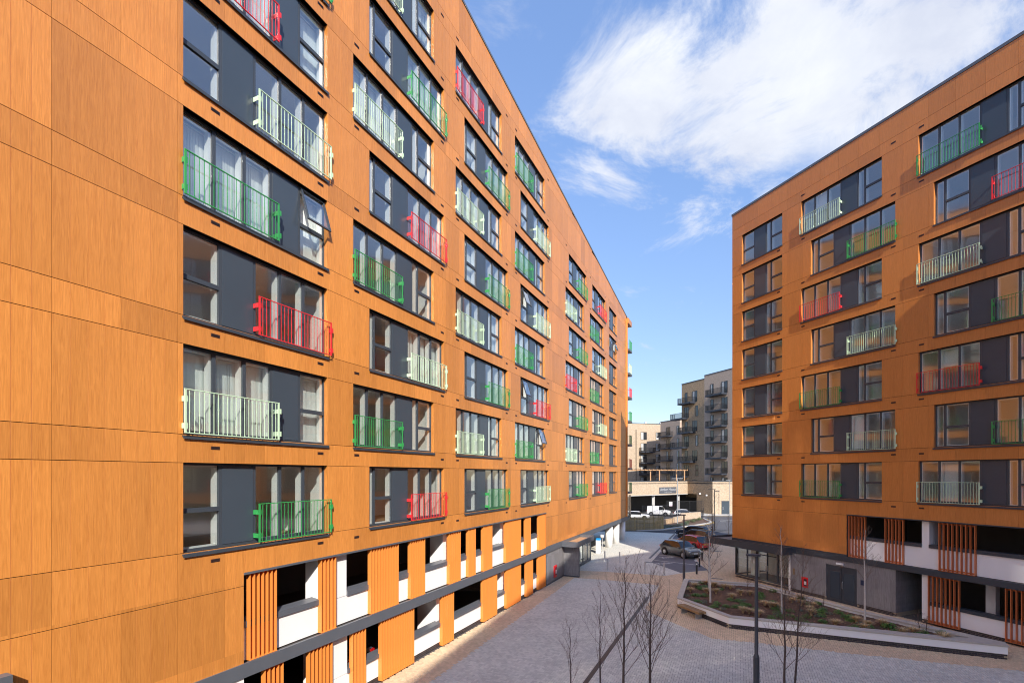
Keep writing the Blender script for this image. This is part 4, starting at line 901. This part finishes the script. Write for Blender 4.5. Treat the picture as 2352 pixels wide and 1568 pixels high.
lamp_post('tall charcoal lamp post standing in the foreground paving before the planter', (9.3, 18.4, 0), 5.1, R(170), pole_m, .35, r0=.068)
lamp_post('charcoal lamp post at the left corner of the planter beside the parked grey car', (13.05, 36.7, 0), 5.1, R(175), pole_m, .8)
lamp_post('pale galvanised lamp post in front of the dark car park sign', (27.2, 79.5, 0.1), 7.4, R(0), galv, .9, False, double=True, r0=.075)
lamp_post('slim black lamp post in front of the pale brick corner', (29.4, 70.2, 0), 6.0, R(180), black_m, .9, r0=.06)
lamp_post('silver lamp post beside the grey door of the brick podium', (43.0, 95.5, 0), 7.0, R(185), galv, .8, False, r0=.06)
bm = MB(); bm.cyl(0, 0, 0.02, 1.0, .058, 20).cyl(0, 0, 0, .02, .09, 16).tube([(0, 0, 1.0), (0, 0, 1.015)], [.05, .035], 20)
bmesh_ = auto_smooth(bm.mesh('bollard', steel))
for i, (x, y) in enumerate(((8.72, 45.43), (10.0, 44.9), (8.2, 41.39), (9.61, 40.68), (11.01, 40.03), (12.4, 39.41))):
    tag(place('bollard', bmesh_, None, (x, y, 0.012)), ['stainless steel bollard nearest the white charging post', 'stainless steel bollard of the far pair, the one on the right', 'stainless steel bollard, leftmost of the row of four', 'stainless steel bollard, second from the left in the row of four', 'stainless steel bollard, third from the left in the row of four', 'stainless steel bollard nearest the charcoal lamp post'][i], 'bollard', 'steel bollards across the court')
for i, (x, y) in enumerate(((15.19, 39.77), (16.64, 42.92), (18.15, 46.17), (19.4, 49.2), (27.2, 66), (27.4, 68.5))):
    t = thing('light_bollard', ['black bollard light nearest the planter', 'black bollard light, second along from the planter', 'black bollard light in front of the grey car bumper', 'black bollard light behind the grey car', 'black bollard light by the far planting bed, nearer one', 'black bollard light by the far planting bed, farther one'][i], 'bollard', (x, y, 0.014), 0, 'black bollard lights beside the bays')
    MB().cyl(0, 0, 0, .78, .075, 18).build('post', black_m, t, smooth=False); MB().cyl(0, 0, .78, .90, .06, 18, 0, .045).build('lens', white_m, t); MB().cyl(0, 0, .90, 1.0, .078, 18).build('cap', black_m, t)
# bench
bt = thing('bench', 'timber slatted bench on grey steel legs against the white planter', 'bench', (10.40, 28.05, 0.012), math.atan2(-.945, .326))
for q in range(6): MB().box(-.92, .92, -.25 + q * .085, -.25 + q * .085 + .07, .34, .46).build('slat', timber, bt)
for x in (-.62, .62): MB().box(x - .01, x + .01, -.22, .22, 0, .339).box(x - .06, x + .06, -.22, .22, 0, .008).box(x - .06, x + .06, -.22, .22, .331, .339).build('leg', galv, bt)
# charging post under the left building
t = thing('charging_post', 'white vehicle charging post with bright blue top under the block edge', 'charging post', (9.0, 50.4, 0.012), TH_L)
MB().box(-.25, .25, -.2, .2, .02, 1.35).build('cabinet', white_m, t); MB().box(-.25, .25, -.2, .2, 1.352, 1.55).build('top', plain('blue_plastic', (0.02, 0.30, 0.72), .4), t); MB().box(-.4, .5, -.35, .35, 0, .018).build('base_slab', kerb_m, t)
t = thing('entry_intercom', 'steel entry intercom post beside the white charging post', 'intercom', (9.55, 51.2, 0.012), TH_L)
MB().cyl(0, 0, 0, 1.5, .05, 12).build('post', steel, t); MB().tube([(0, -.12, 1.65), (0, .12, 1.65)], [.18, .18], 16).build('hood', white_m, t)

# ------------------------------------------------------------------ cars
def car(label, loc, head, paint, L=4.2, W=1.8, H=1.56, van=False, clad=False, group=None, plates=((0.75, 0.75, 0.72), (0.7, 0.55, 0.05)), name='parked_car'):
    t = thing(name, label, 'van' if van else 'car', (loc[0], loc[1], loc[2] if len(loc) > 2 else 0.016), head, group)
    hl = L / 2; zb = .24; belt = .60 * H
    if van: prof = [(-hl, .55 * H, .9), (-hl + .05, .97 * H, .93), (-hl + .5, H, .95), (.15 * hl, H, .95), (.36 * hl, .97 * H, .93), (.62 * hl, .62 * H, .95), (.92 * hl, .53 * H, .9), (hl, .40 * H, .8)]; cab0, cab1 = -hl + .05, .62 * hl
    else: prof = [(-hl, .52 * H, .86), (-hl + .10, .66 * H, .93), (-hl + .22, .70 * H, .95), (-hl + .62, .955 * H, .96), (-.25 * hl, H, .97), (.12 * hl, .985 * H, .97), (.22 * hl, .955 * H, .96), (.52 * hl, .635 * H, .97), (.85 * hl, .56 * H, .95), (.97 * hl, .47 * H, .88), (hl, .38 * H, .80)]; cab0, cab1 = -hl + .10, .52 * hl
    xs = []
    for (a, c) in zip(prof[:-1], prof[1:]):
        n = max(1, int((c[0] - a[0]) / .18))
        for i in range(n): xs.append(tuple(a[k] + (c[k] - a[k]) * i / n for k in range(3)))
    xs.append(prof[-1])
    bd, gl = MB(), MB(); secs = []
    for (x, zt, wf) in xs:
        w = W / 2 * wf; roof = zt > belt + .03; zbl = min(belt, zt - .02) - (.02 * 0)
        zz = zb if abs(x) < hl - .12 else zb + .10
        k = (zt - belt) / (H - belt) if roof else 0
        wr = w * (1 - .22 * max(0, k)); sec = [(0, zz), (w * .86, zz), (w * .97, zz + .10), (w, zz + .28), (w * .985, zbl), (wr * .99 if roof else w * .93, zt - (.05 if roof else .012)), (wr * .86 if roof else w * .7, zt - (.008 if roof else 0)), (0, zt + .012)]
        secs.append([(x, y, z) for (y, z) in sec])
    ns = len(secs[0])
    def quad(mb, a, b_, c, d, off=0): mb.face([a, b_, c, d])
    for i in range(len(secs) - 1):
        x0, x1 = secs[i][0][0], secs[i + 1][0][0]; zt0, zt1 = secs[i][-1][2], secs[i + 1][-1][2]; rf = min(zt0, zt1) > belt + .06
        slope = abs(zt1 - zt0) / max(1e-6, x1 - x0)
        for j in range(ns - 1):
            for sgn in (1, -1):
                q = [secs[i][j], secs[i + 1][j], secs[i + 1][j + 1], secs[i][j + 1]]; q = [(p[0], p[1] * sgn, p[2]) for p in q]
                if sgn < 0: q = q[::-1]
                side = (j == 4 and rf and x0 > cab0 + .28 and x1 < cab1 - .02 and not (van and x1 < .05 * hl)); pillar = abs(x0 - (-.02 * hl)) < .09
                screen = (j >= 5 and slope > .45 and max(zt0, zt1) > belt + .05 and not (van and x0 < 0))
                (gl if (side and not pillar) or screen else bd).face(q)
    for e, rev in ((0, True), (-1, False)):
        p = [(a, b_, c) for (a, b_, c) in secs[e]]; q = p + [(a, -b_, c) for (a, b_, c) in p[::-1]]; bd.face(q[::-1] if not rev else q)
    for mb, nm, mt in ((bd, 'body', paint), (gl, 'glazing', car_glass)):
        me = mb.mesh(nm, mt); import bmesh as bms; bm_ = bms.new(); bm_.from_mesh(me); bms.ops.remove_doubles(bm_, verts=bm_.verts, dist=.0008); bms.ops.recalc_face_normals(bm_, faces=bm_.faces); bm_.to_mesh(me); bm_.free(); auto_smooth(me, 32); place(nm, me, t)
    wr = .33
    for sx in (-.62 * hl, .62 * hl):
        for sy in (-1, 1):
            y = sy * (W / 2 - .10); o = MB().tube([(sx, y - .115, wr), (sx, y + .115, wr)], [wr, wr], 24).build('wheel', tyre_m, t)
            MB().tube([(sx, y + sy * .105, wr), (sx, y + sy * .122, wr)], [wr * .66, wr * .6], 20).build('rim', rim_m, o)
            MB().tube([(sx, sy * (W / 2 - .14), wr + .04), (sx, sy * (W / 2 - .005), wr + .04)], [wr + .08, wr + .08], 24).build('wheel_arch', tyre_m, t)
    for sy in (-1, 1):
        MB().box(hl - .20, hl - .035, min(sy * .55, sy * .80) * W / 1.8, max(sy * .55, sy * .80) * W / 1.8, .40 * H, .465 * H).build('headlight', lamp_m, t)
        MB().box(-hl - .012, -hl + .12, min(sy * .58, sy * .82) * W / 1.8, max(sy * .58, sy * .82) * W / 1.8, .50 * H, .60 * H).build('tail_light', tail_m, t)
        MB().box(.36 * hl, .36 * hl + .12, min(sy * W / 2, sy * (W / 2 + .17)), max(sy * W / 2, sy * (W / 2 + .17)), belt - .02, belt + .12).build('wing_mirror', paint, t)
    MB().box(hl - .005, hl + .012, -.26, .26, .30 * H, .37 * H).build('number_plate', plate_w, t); MB().box(-hl - .014, -hl + .002, -.26, .26, .40 * H, .47 * H).build('number_plate', plate_y, t)
    MB().box(hl - .06, hl + .006, -.5, .5, .19 * H, .27 * H).build('grille', tyre_m, t)
    return t
def paint(name, c, rough=.25, metal=.3):
    m, n, l, b = newmat(name); b.inputs['Base Color'].default_value = (*c, 1); b.inputs['Roughness'].default_value = rough; b.inputs['Metallic'].default_value = metal; b.inputs['Coat Weight'].default_value = .6; b.inputs['Coat Roughness'].default_value = .05; return m
car_glass = plain('car_glass', (0.012, 0.014, 0.016), .05, 0, .05, spec=.8)
tyre_m = plain('tyre_rubber', (0.015, 0.015, 0.016), .8); rim_m = plain('alloy_rim', (0.5, 0.5, 0.52), .3, .9); lamp_m = plain('headlamp_clear', (0.75, 0.78, 0.8), .1, .2); tail_m = plain('tail_red', (0.45, 0.01, 0.01), .2)
plate_w = plain('plate_white', (0.75, 0.75, 0.72), .5); plate_y = plain('plate_yellow', (0.65, 0.48, 0.05), .5)
p_grey = paint('paint_grey', (0.12, 0.12, 0.125)); p_red = paint('paint_red', (0.50, 0.008, 0.015), .25, .1); p_blk = paint('paint_black', (0.012, 0.012, 0.015)); p_navy = paint('paint_navy', (0.025, 0.03, 0.055)); p_wht = paint('paint_white', (0.78, 0.78, 0.78), .3, 0)
hA = math.atan2(-.915, .40)
car('grey crossover car parked nose towards the bollards in a visitor bay', (16.95, 48.7), hA, p_grey, 4.2, 1.8, 1.57)
car('red hatchback parked tail towards the camera beside the grey crossover', (20.0, 53.9), hA + math.pi, p_red, 4.1, 1.78, 1.5)
car('black car parked between the red hatchback and the dark blue car', (22.6, 59.3), hA + math.pi + .25, p_blk, 4.4, 1.8, 1.5)
car('dark blue car with silver roof highlight, farthest in the parking row', (23.8, 63.4), hA + math.pi + .35, p_navy, 4.4, 1.8, 1.5)
car('white van parked in the mouth of the brick podium car park', (29.3, 96.5), R(-25), p_wht, 4.4, 1.85, 1.9, True, name='parked_van')
car('white saloon car half hidden behind the orange block corner and fence', (23.0, 89.0), R(-20), p_wht, 4.5, 1.8, 1.45)
car('white hatchback behind the black railings of the podium', (33.2, 93.0), R(-15), p_wht, 4.2, 1.8, 1.5)
wl_ = to_world(OL, TH_L, (21.0, 3.4, 0)); car('black car in the dark lower car park behind the left louvres', (wl_.x, wl_.y, 0.0), TH_L + R(95), p_blk, 4.4, 1.8, 1.45)
wl_ = to_world(OR, TH_R, (16.6, 3.6, 0)); car('dark car inside the shaded lower car park on the right', (wl_.x, wl_.y, 0.0), TH_R + R(95), p_blk, 4.4, 1.8, 1.45)

# ------------------------------------------------------------------ road and bed beyond the court
road_poly = [(-6, 69.6), (18, 69.7), (22.24, 71.32), (25.28, 74.31), (29.45, 77.55), (34.03, 82.71), (37.0, 92), (38.1, 95.4), (52, 93.0), (80, 80), (60, 55), (40, 60), (33, 72), (24, 67.6), (16, 69.2)]
rd = sheet('road', [(18, 69.75), (22.24, 71.32), (25.28, 74.31), (29.45, 77.55), (34.03, 82.71), (36.5, 90), (30, 95.3), (20, 95.3), (20, 104), (52, 104), (90, 84), (90, 40), (26.6, 57), (26.9, 66), (22.6, 67.1)], -0.012, tarmac_new if False else tarmac)
MB().face([(p[0], p[1], 0.019) for p in [(17.5, 69.6), (22.3, 71.0), (27.5, 74.8), (32, 71.5), (26.9, 66.2), (22.8, 67.0)]]).build('dark_asphalt_patch', tarmac_new, rd)
MB().prism([(37.0, 96.0), (52, 96.0), (52, 101.5), (30, 101.5), (34, 96.6)], 0.0, 0.11).build('far_pavement', kerb_m, rd)
def offset_line(P, d):
    out = []
    for i in range(len(P)):
        a = Vector(P[max(0, i - 1)]); c = Vector(P[min(len(P) - 1, i + 1)]); t = (c - a).normalized(); out.append(Vector(P[i]) + Vector((t.y, -t.x)) * d)
    return out
kline = [(18.0, 69.75), (22.24, 71.32), (25.28, 74.31), (29.45, 77.55), (33.2, 81.2), (34.4, 83.2), (34.9, 86), (35.6, 89.5)]
def band_from(P, d0, d1, z0, z1, name, mat, parent):
    A, B_ = offset_line(P, d0), offset_line(P, d1); mb = MB()
    for i in range(len(P) - 1): mb.prism([tuple(A[i]), tuple(A[i + 1]), tuple(B_[i + 1]), tuple(B_[i])], z0, z1)
    return mb.build(name, mat, parent)
band_from(kline, -.3, 0, -.02, .12, 'kerb', kerb_m, rd)
band_from(kline[1:], .18, .28, -.01, -.006, 'yellow_line', yellow_l, rd); band_from(kline[1:], .40, .50, -.01, -.006, 'yellow_line', yellow_l, rd)
band_from([(38.5, 95.6), (44, 94.6), (60, 90)], .25, .4, -.01, -.006, 'yellow_line', yellow_l, rd)
for (a, c) in (((37.6, 88.0), (44, 84.4)),): band_from([a, c], 0, .14, -.01, -.006, 'white_line', white_l, rd)
for q in range(5): a = Vector((36.4, 84.6)) + Vector((1.5, -.5)) * q; band_from([tuple(a), (a.x + .9, a.y - .3)], 0, .2, -.01, -.006, 'white_line', white_l, rd)
MB().prism([(38.5, 78), (46, 74), (46, 69), (35, 74.2)], -.011, -.005).build('dark_asphalt_patch', tarmac_new, rd)
# planting bed behind the kerb
bed = sheet('planting_bed', [(22.3, 71.7), (25.1, 74.5), (29.3, 77.8), (33.0, 81.4), (34.0, 83.3), (34.5, 86), (35.2, 89.3), (30, 89), (25, 84), (22, 76)], 0.09, soil)
hm = []
for i in range(16):
    t = i / 15; p = Vector((22.7, 72.6)).lerp(Vector((27.9, 77.4)), t); m_ = clump(.55, 160, .42, leaf_g, 'hedge_shrub', .07) if i < 3 else hm[i % 3]; hm.append(m_)
    tag(place('hedge_shrub', m_, None, (p.x, p.y, .08), (0, 0, i)), 'low grey-green hedge shrub in the row beside the timber fence', 'shrub', 'low hedge row beside the kerb')
sm = [clump(.5, 150, .4, shrub_m, 'road_shrub', .07) for _ in range(3)]
for i in range(18):
    p = Vector((28.6, 78.4)).lerp(Vector((34.3, 87.0)), i / 17) + Vector((random.uniform(-.8, .1), random.uniform(-.1, .6))); tag(place('road_shrub', sm[i % 3], None, (p.x, p.y, .08), (0, 0, i)), 'small olive shrub planted in the roadside bed below the brick wall', 'shrub', 'shrubs in the roadside bed')
def wall_obj(name, label, a, c, th_, z0, z1, mat, cat='wall'):
    a, c = Vector(a), Vector(c); d = (c - a); t = thing(name, label, cat, (a.x, a.y, z0), math.atan2(d.y, d.x)); L_ = d.length
    MB().box(0, L_, 0, th_, 0, z1 - z0).build('brickwork', mat, t); MB().box(-.03, L_ + .03, -.03, th_ + .03, z1 - z0 + .002, z1 - z0 + .07).build('coping', mat, t); return t
wall_obj('garden_wall', 'low buff brick wall behind the roadside shrubs, right part', (30.3, 86.6), (35.0, 89.6), .3, .05, 1.2, brick_lit)
wall_obj('garden_wall', 'low buff brick wall stepping down beside the pale lamp post', (27.4, 81.4), (29.6, 84.0), .3, .05, .95, brick_lit)
wall_obj('garden_wall', 'low brown brick wall between hedge row and pale lamp post', (23.3, 77.0), (27.2, 81.2), .3, .05, .8, brick_br)
# timber fence
a, c = Vector((14.9, 69.3)), Vector((22.5, 72.0)); d = c - a; t = thing('timber_fence', 'tall close-slatted timber fence behind the white columns', 'fence', (a.x, a.y, 0.02), math.atan2(d.y, d.x)); mb = MB(); L_ = d.length; x = 0
while x < L_: mb.box(x, x + .075, -.02, 0, .05, 1.85 + .12 * math.sin(x * .4)); x += .112
tag(mb.build('slats', fence_t, t), kind='stuff')
for z in (.4, 1.0, 1.6): MB().box(0, L_, .002, .06, z, z + .08).build('rail', fence_t, t)
for q in range(6): MB().box(q * L_ / 5 - .05, q * L_ / 5 + .05, .062, .16, 0, 2.0).build('post', fence_t, t)
MB().box(0, L_, -.03, .08, 2.0, 2.05).build('capping', fence_t, t)
def railing(label, a, c, h, z=0.1, sp=.14, panel=False):
    a, c = Vector(a), Vector(c); d = c - a; t = thing('metal_railing', label, 'railing', (a.x, a.y, z), math.atan2(d.y, d.x)); L_ = d.length; mb = MB(); x = 0
    while x < L_: mb.box(x, x + .02, 0, .02, .06, h); x += sp
    mb.box(0, L_, -.01, .03, h - .06, h - .02).box(0, L_, -.01, .03, .1, .14); mb.build('bars', black_m, t)
    for q in range(int(L_ / 2.4) + 1): MB().box(q * 2.4 - .03, q * 2.4 + .03, -.02, .04, 0, h + .08).build('post', black_m, t)
    return t
railing('black metal railing in front of the white hatchback', (24.2, 79.8), (29.8, 86.0), 1.5)
railing('black metal railing along the low wall by the podium ramp', (30.6, 87.4), (36.5, 92.2), 1.25)
railing('black metal railing in front of the brown brick return wall', (36.5, 92.2), (38.4, 97.0), 1.4)
railing('tall black mesh fence across the podium car park mouth', (31.0, 96.8), (38.8, 97.6), 2.9, 0, .1)
railing('black gate railing beside the white van', (25.0, 92.8), (30.8, 95.0), 2.2, 0, .16)
t = thing('notice_board', 'white notice fixed on the black mesh fence', 'sign', (31.7, 96.6, 1.9)); MB().box(-.32, .32, 0, .02, 0, .85).build('board', white_m, t); MB().box(-.3, .3, -.004, -.001, .05, .2).build('print', plain('pink_print', (.6, .2, .4), .6), t)

# ------------------------------------------------------------------ brick podium and apartment blocks beyond
pod = thing('car_park_podium', 'single-storey buff brick podium with open car park and dark sign', 'building', (0, 0, 0))
PA, PB, PC, PD = Vector((24.0, 96.6)), Vector((38.6, 106.3)), Vector((40.9, 98.6)), Vector((46.2, 98.9))
ZP = 6.75
def wallseg(mb, a, c, z0, z1, th_=.4, mi=0):
    d = (c - a).normalized(); n_ = Vector((-d.y, d.x)) * th_; mb.prism([tuple(a), tuple(c), tuple(c + n_), tuple(a + n_)], z0, z1, mi)
PA0 = PA - (PB - PA).normalized() * 8
mb = MB(); wallseg(mb, PA0, PB, 4.0, ZP); mb.build('wall', brick_lit, pod)
mb = MB(); PBC = PB.lerp(PC, .38); wallseg(mb, PB, PBC, 4.0, ZP); wallseg(mb, PBC, PC, 0, ZP); mb.build('return_wall', brick_br, pod)  # darker brick than the other podium walls paints in the return's shade
mb = MB(); wallseg(mb, PC, PD, 0, ZP); wallseg(mb, PD, PD + Vector((3, 8)), 0, ZP); mb.build('wall', brick_lit, pod)
mb = MB()
for a, c in ((PA0, PB), (PB, PC), (PC, PD)):
    d = (c - a).normalized(); n_ = Vector((d.y, -d.x)); wallseg(mb, a + n_ * .06, c + n_ * .06, ZP + .002, ZP + .14, .55)
mb.build('roof_coping', anth, pod)
mb = MB(); n1 = (PB - PA).normalized(); wallseg(mb, PA0 + Vector((n1.y, -n1.x)) * .05, PB + Vector((n1.y, -n1.x)) * .05, 3.86, 3.998, .5); mb.build('lintel', kerb_m, pod)
MB().prism([tuple(PA0), tuple(PB), tuple(PC), tuple(PD), (60, 125), (10, 125)], ZP - .5, ZP - .3).build('deck', tarmac, pod)
MB().prism([(18, 112.0), (52, 112.0), (52, 112.5), (18, 112.5)], 0, ZP - .5).build('back_wall', dark_conc, pod)
for t_ in (.40, .86):
    p = PA.lerp(PB, t_) + Vector((-.3, .5)); MB().box(p.x - .28, p.x + .28, p.y, p.y + .5, 0, 3.86).build('column', kerb_m, pod)
ang = math.atan2(n1.y, n1.x)
def on_wall(t_, z, out): p = PA.lerp(PB, t_); return (p.x + n1.y * out, p.y - n1.x * out, z)
SG = thing('name_sign', 'dark grey name sign with pale lettering on the brick podium', 'sign', on_wall(.62, 4.86, .06), ang)
MB().box(-2.75, 2.75, -.02, .04, -.66, .66).build('board', band_m, SG)
letter_m = plain('sign_lettering', (.42, .43, .44), .5)
place('lettering', text_mesh('lettering', 'Amber House', .88, letter_m), SG, (0, -.03, .16), (R(90), 0, 0)); place('lettering', text_mesh('lettering', 'Private Car Park', .34, letter_m), SG, (0, -.03, -.44), (R(90), 0, 0))
cd = (PD - PC).normalized(); DG = math.atan2(cd.y, cd.x); pdr = PC.lerp(PD, .50)
dd_ = MB().box(-.8, .8, -.04, .05, 0, 2.7).build('door', infill, pod, (pdr.x, pdr.y, .11), (0, 0, DG)); MB().box(-.55, -.48, -.1, -.041, .9, 1.5).build('handle', steel, dd_)
for (t_, z) in ((.52, 4.0), (.78, 3.75)): p = PB.lerp(PC, t_); MB().box(p.x - .22, p.x + .04, p.y - .2, p.y + .1, z, z + .28).build('wall_light', white_m, pod)
# bin hoop, pergola
t = thing('pergola', 'open timber pergola standing on the podium roof', 'pergola', (0, 0, ZP - .3))
for (x, y) in ((30.2, 105.5), (32.0, 105.0), (37.4, 110.0), (39.0, 109.4), (24, 102)): MB().box(x - .11, x + .11, y - .11, y + .11, 0, 2.6).build('post', pergola_t, t)
for dy in (0, 1.6): MB().prism([(23.0, 101.6 + dy), (40, 109.9 + dy), (40, 110.1 + dy), (23.0, 101.8 + dy)], 2.6, 2.78).build('beam', pergola_t, t)
for q in range(17): x = 23.6 + q; y = 101.4 + (x - 23) * .488; MB().box(x - .05, x + .05, y - .5, y + 2.4, 2.781, 2.9).build('rafter', pergola_t, t)

def face_block(root, O, th, L, z0, z1, items, mat, floors, pitch, zf):
    """block face with local x along the wall, y inward; items: list of (kind, x) repeated by floor"""
    pass
BALM = {}
def balcony_mesh(w, d=1.5):
    k = (w, d)
    if k not in BALM:
        b = MB(); b.box(0, w, -d, 0, 0, .32)
        BALM[k] = b.mesh('balcony', anth2); r = MB(); n = int(w / .11)
        for i in range(n + 1): r.box(i * w / n - .012, i * w / n + .012, -d, -d + .03, .32, 1.42)
        m_ = int(d / .11)
        for i in range(m_):
            for xx in (0, w - .03): r.box(xx, xx + .03, -d + i * d / m_, -d + i * d / m_ + .025, .32, 1.42)
        r.box(-.01, w + .01, -d - .01, -d + .04, 1.42, 1.47).box(-.01, .04, -d, 0, 1.42, 1.47).box(w - .04, w + .01, -d, 0, 1.42, 1.47)
        BALM[('r',) + k] = r.mesh('balcony_railing', black_m)
    return BALM[k], BALM[('r',) + k]
anth2 = plain('slate_balcony', (0.035, 0.042, 0.058), .5)
bg_glass = plain('far_window_glass', (0.03, 0.035, 0.04), .06, 0, .3, .4, spec=.9)
curt = plain('far_curtain', (.45, .45, .43), .8)
WMS = {}
def far_window(root, x, z, w, h, split=True, curtain=False):
    k = (round(w, 2), round(h, 2), split)
    if k not in WMS:
        b = MB().box(-.06, w + .06, -.05, .02, -.06, 0).box(-.06, w + .06, -.05, .02, h, h + .06).box(-.06, 0, -.05, .02, 0, h).box(w, w + .06, -.05, .02, 0, h)
        if split: b.box(w / 2 - .035, w / 2 + .035, -.045, .0, 0, h)
        WMS[k] = b.mesh('window', black_m); WMS[('p',) + k] = MB().box(0, w, -.02, -.004, 0, h).mesh('pane', bg_glass); WMS[('c',) + k] = MB().box(.05, w * .45, -.03, -.022, .05, h - .05).mesh('curtain', curt)
    o = place('window', WMS[k], root, (x, 0, z)); place('pane', WMS[('p',) + k], o)
    if curtain: place('curtain', WMS[('c',) + k], o)
    return o
def block(label, O, th, L, top, mat, depth=14.0, z0=3.0):
    t = thing('apartment_block', label, 'building', (O[0], O[1], 0), th); MB().box(0, L, .0, depth, z0, top).build('wall', mat, t); MB().box(-.05, L + .05, -.05, depth, top + .002, top + .16).build('roof_coping', anth, t); return t
FP = 3.35
# tall block right (grey brick), local x runs towards the camera like the orange block
b1 = block('tall grey-brown brick block with slate balconies, partly hidden by the orange block', (42.4, 106.6), TH_R, 12.0, 29.9, brick_gr)
for k in range(7):
    z = 5.2 + k * FP
    if z + 2.3 > 28.9: continue
    far_window(b1, 1.9, z + .35, .75, 2.0, False, k % 2 == 0); far_window(b1, 5.0, z, 1.5, 2.35, True, k % 3 == 0)
    m_, r_ = balcony_mesh(4.6); o = place('balcony', m_, b1, (1.8, 0, z - .45)); place('balcony_railing', r_, o)
b2 = block('tall brown brick block with staggered slate balconies beside the grey one', (39.75, 113.3), TH_R, 7.2, 29.2, brick_br)
for k in range(7):
    z = 4.6 + k * FP; s_ = k % 2 == 0
    if z + 2.3 > 28.4: continue
    far_window(b2, 1.2 if s_ else 1.0, z, 1.3 if not s_ else .7, 2.3, not s_, False); far_window(b2, 3.6 if s_ else 4.6, z, 1.4 if s_ else .7, 2.3, s_, k % 3 == 0)
    m_, r_ = balcony_mesh(4.2); o = place('balcony', m_, b2, (.3 if s_ else -2.2, 0, z - .45)); place('balcony_railing', r_, o)
b3 = block('lower grey brick wing with slate balconies left of the tall brown block', (42.2, 137.5), TH_R, 8.0, 23.0, brick_gr)
for k in range(5):
    z = 5.6 + k * FP
    far_window(b3, 2.6, z, 1.5, 2.3, True, k == 2); far_window(b3, 6.9, z, .8, 2.3, False, True)
    m_, r_ = balcony_mesh(5.0); o = place('balcony', m_, b3, (.2, 0, z - .45)); place('balcony_railing', r_, o)
b4 = block('sunlit pale brick apartment block between the orange block and brick towers', (27.0, 141.5), R(14), 20.5, 23.3, brick_lit, 10)
for k in range(5):
    z = 5.0 + k * FP
    for x in (4.0, 11.8, 16.8): far_window(b4, x, z + .2, 1.9, 2.2, True, True)
    if k in (0, 1, 2, 3):
        m_, r_ = balcony_mesh(4.6); o = place('balcony', m_, b4, (11.2, 0, z - .35)); place('balcony_railing', r_, o)
for x in (10.2, 19.2): MB().cyl(x, -.12, 4, 21.5, .09, 8).build('downpipe', black_m, b4)
for x in (15.0, 20.0): MB().box(x, x + .5, 3, 3.5, 23.3, 24.3).build('chimney', white_m, b4)
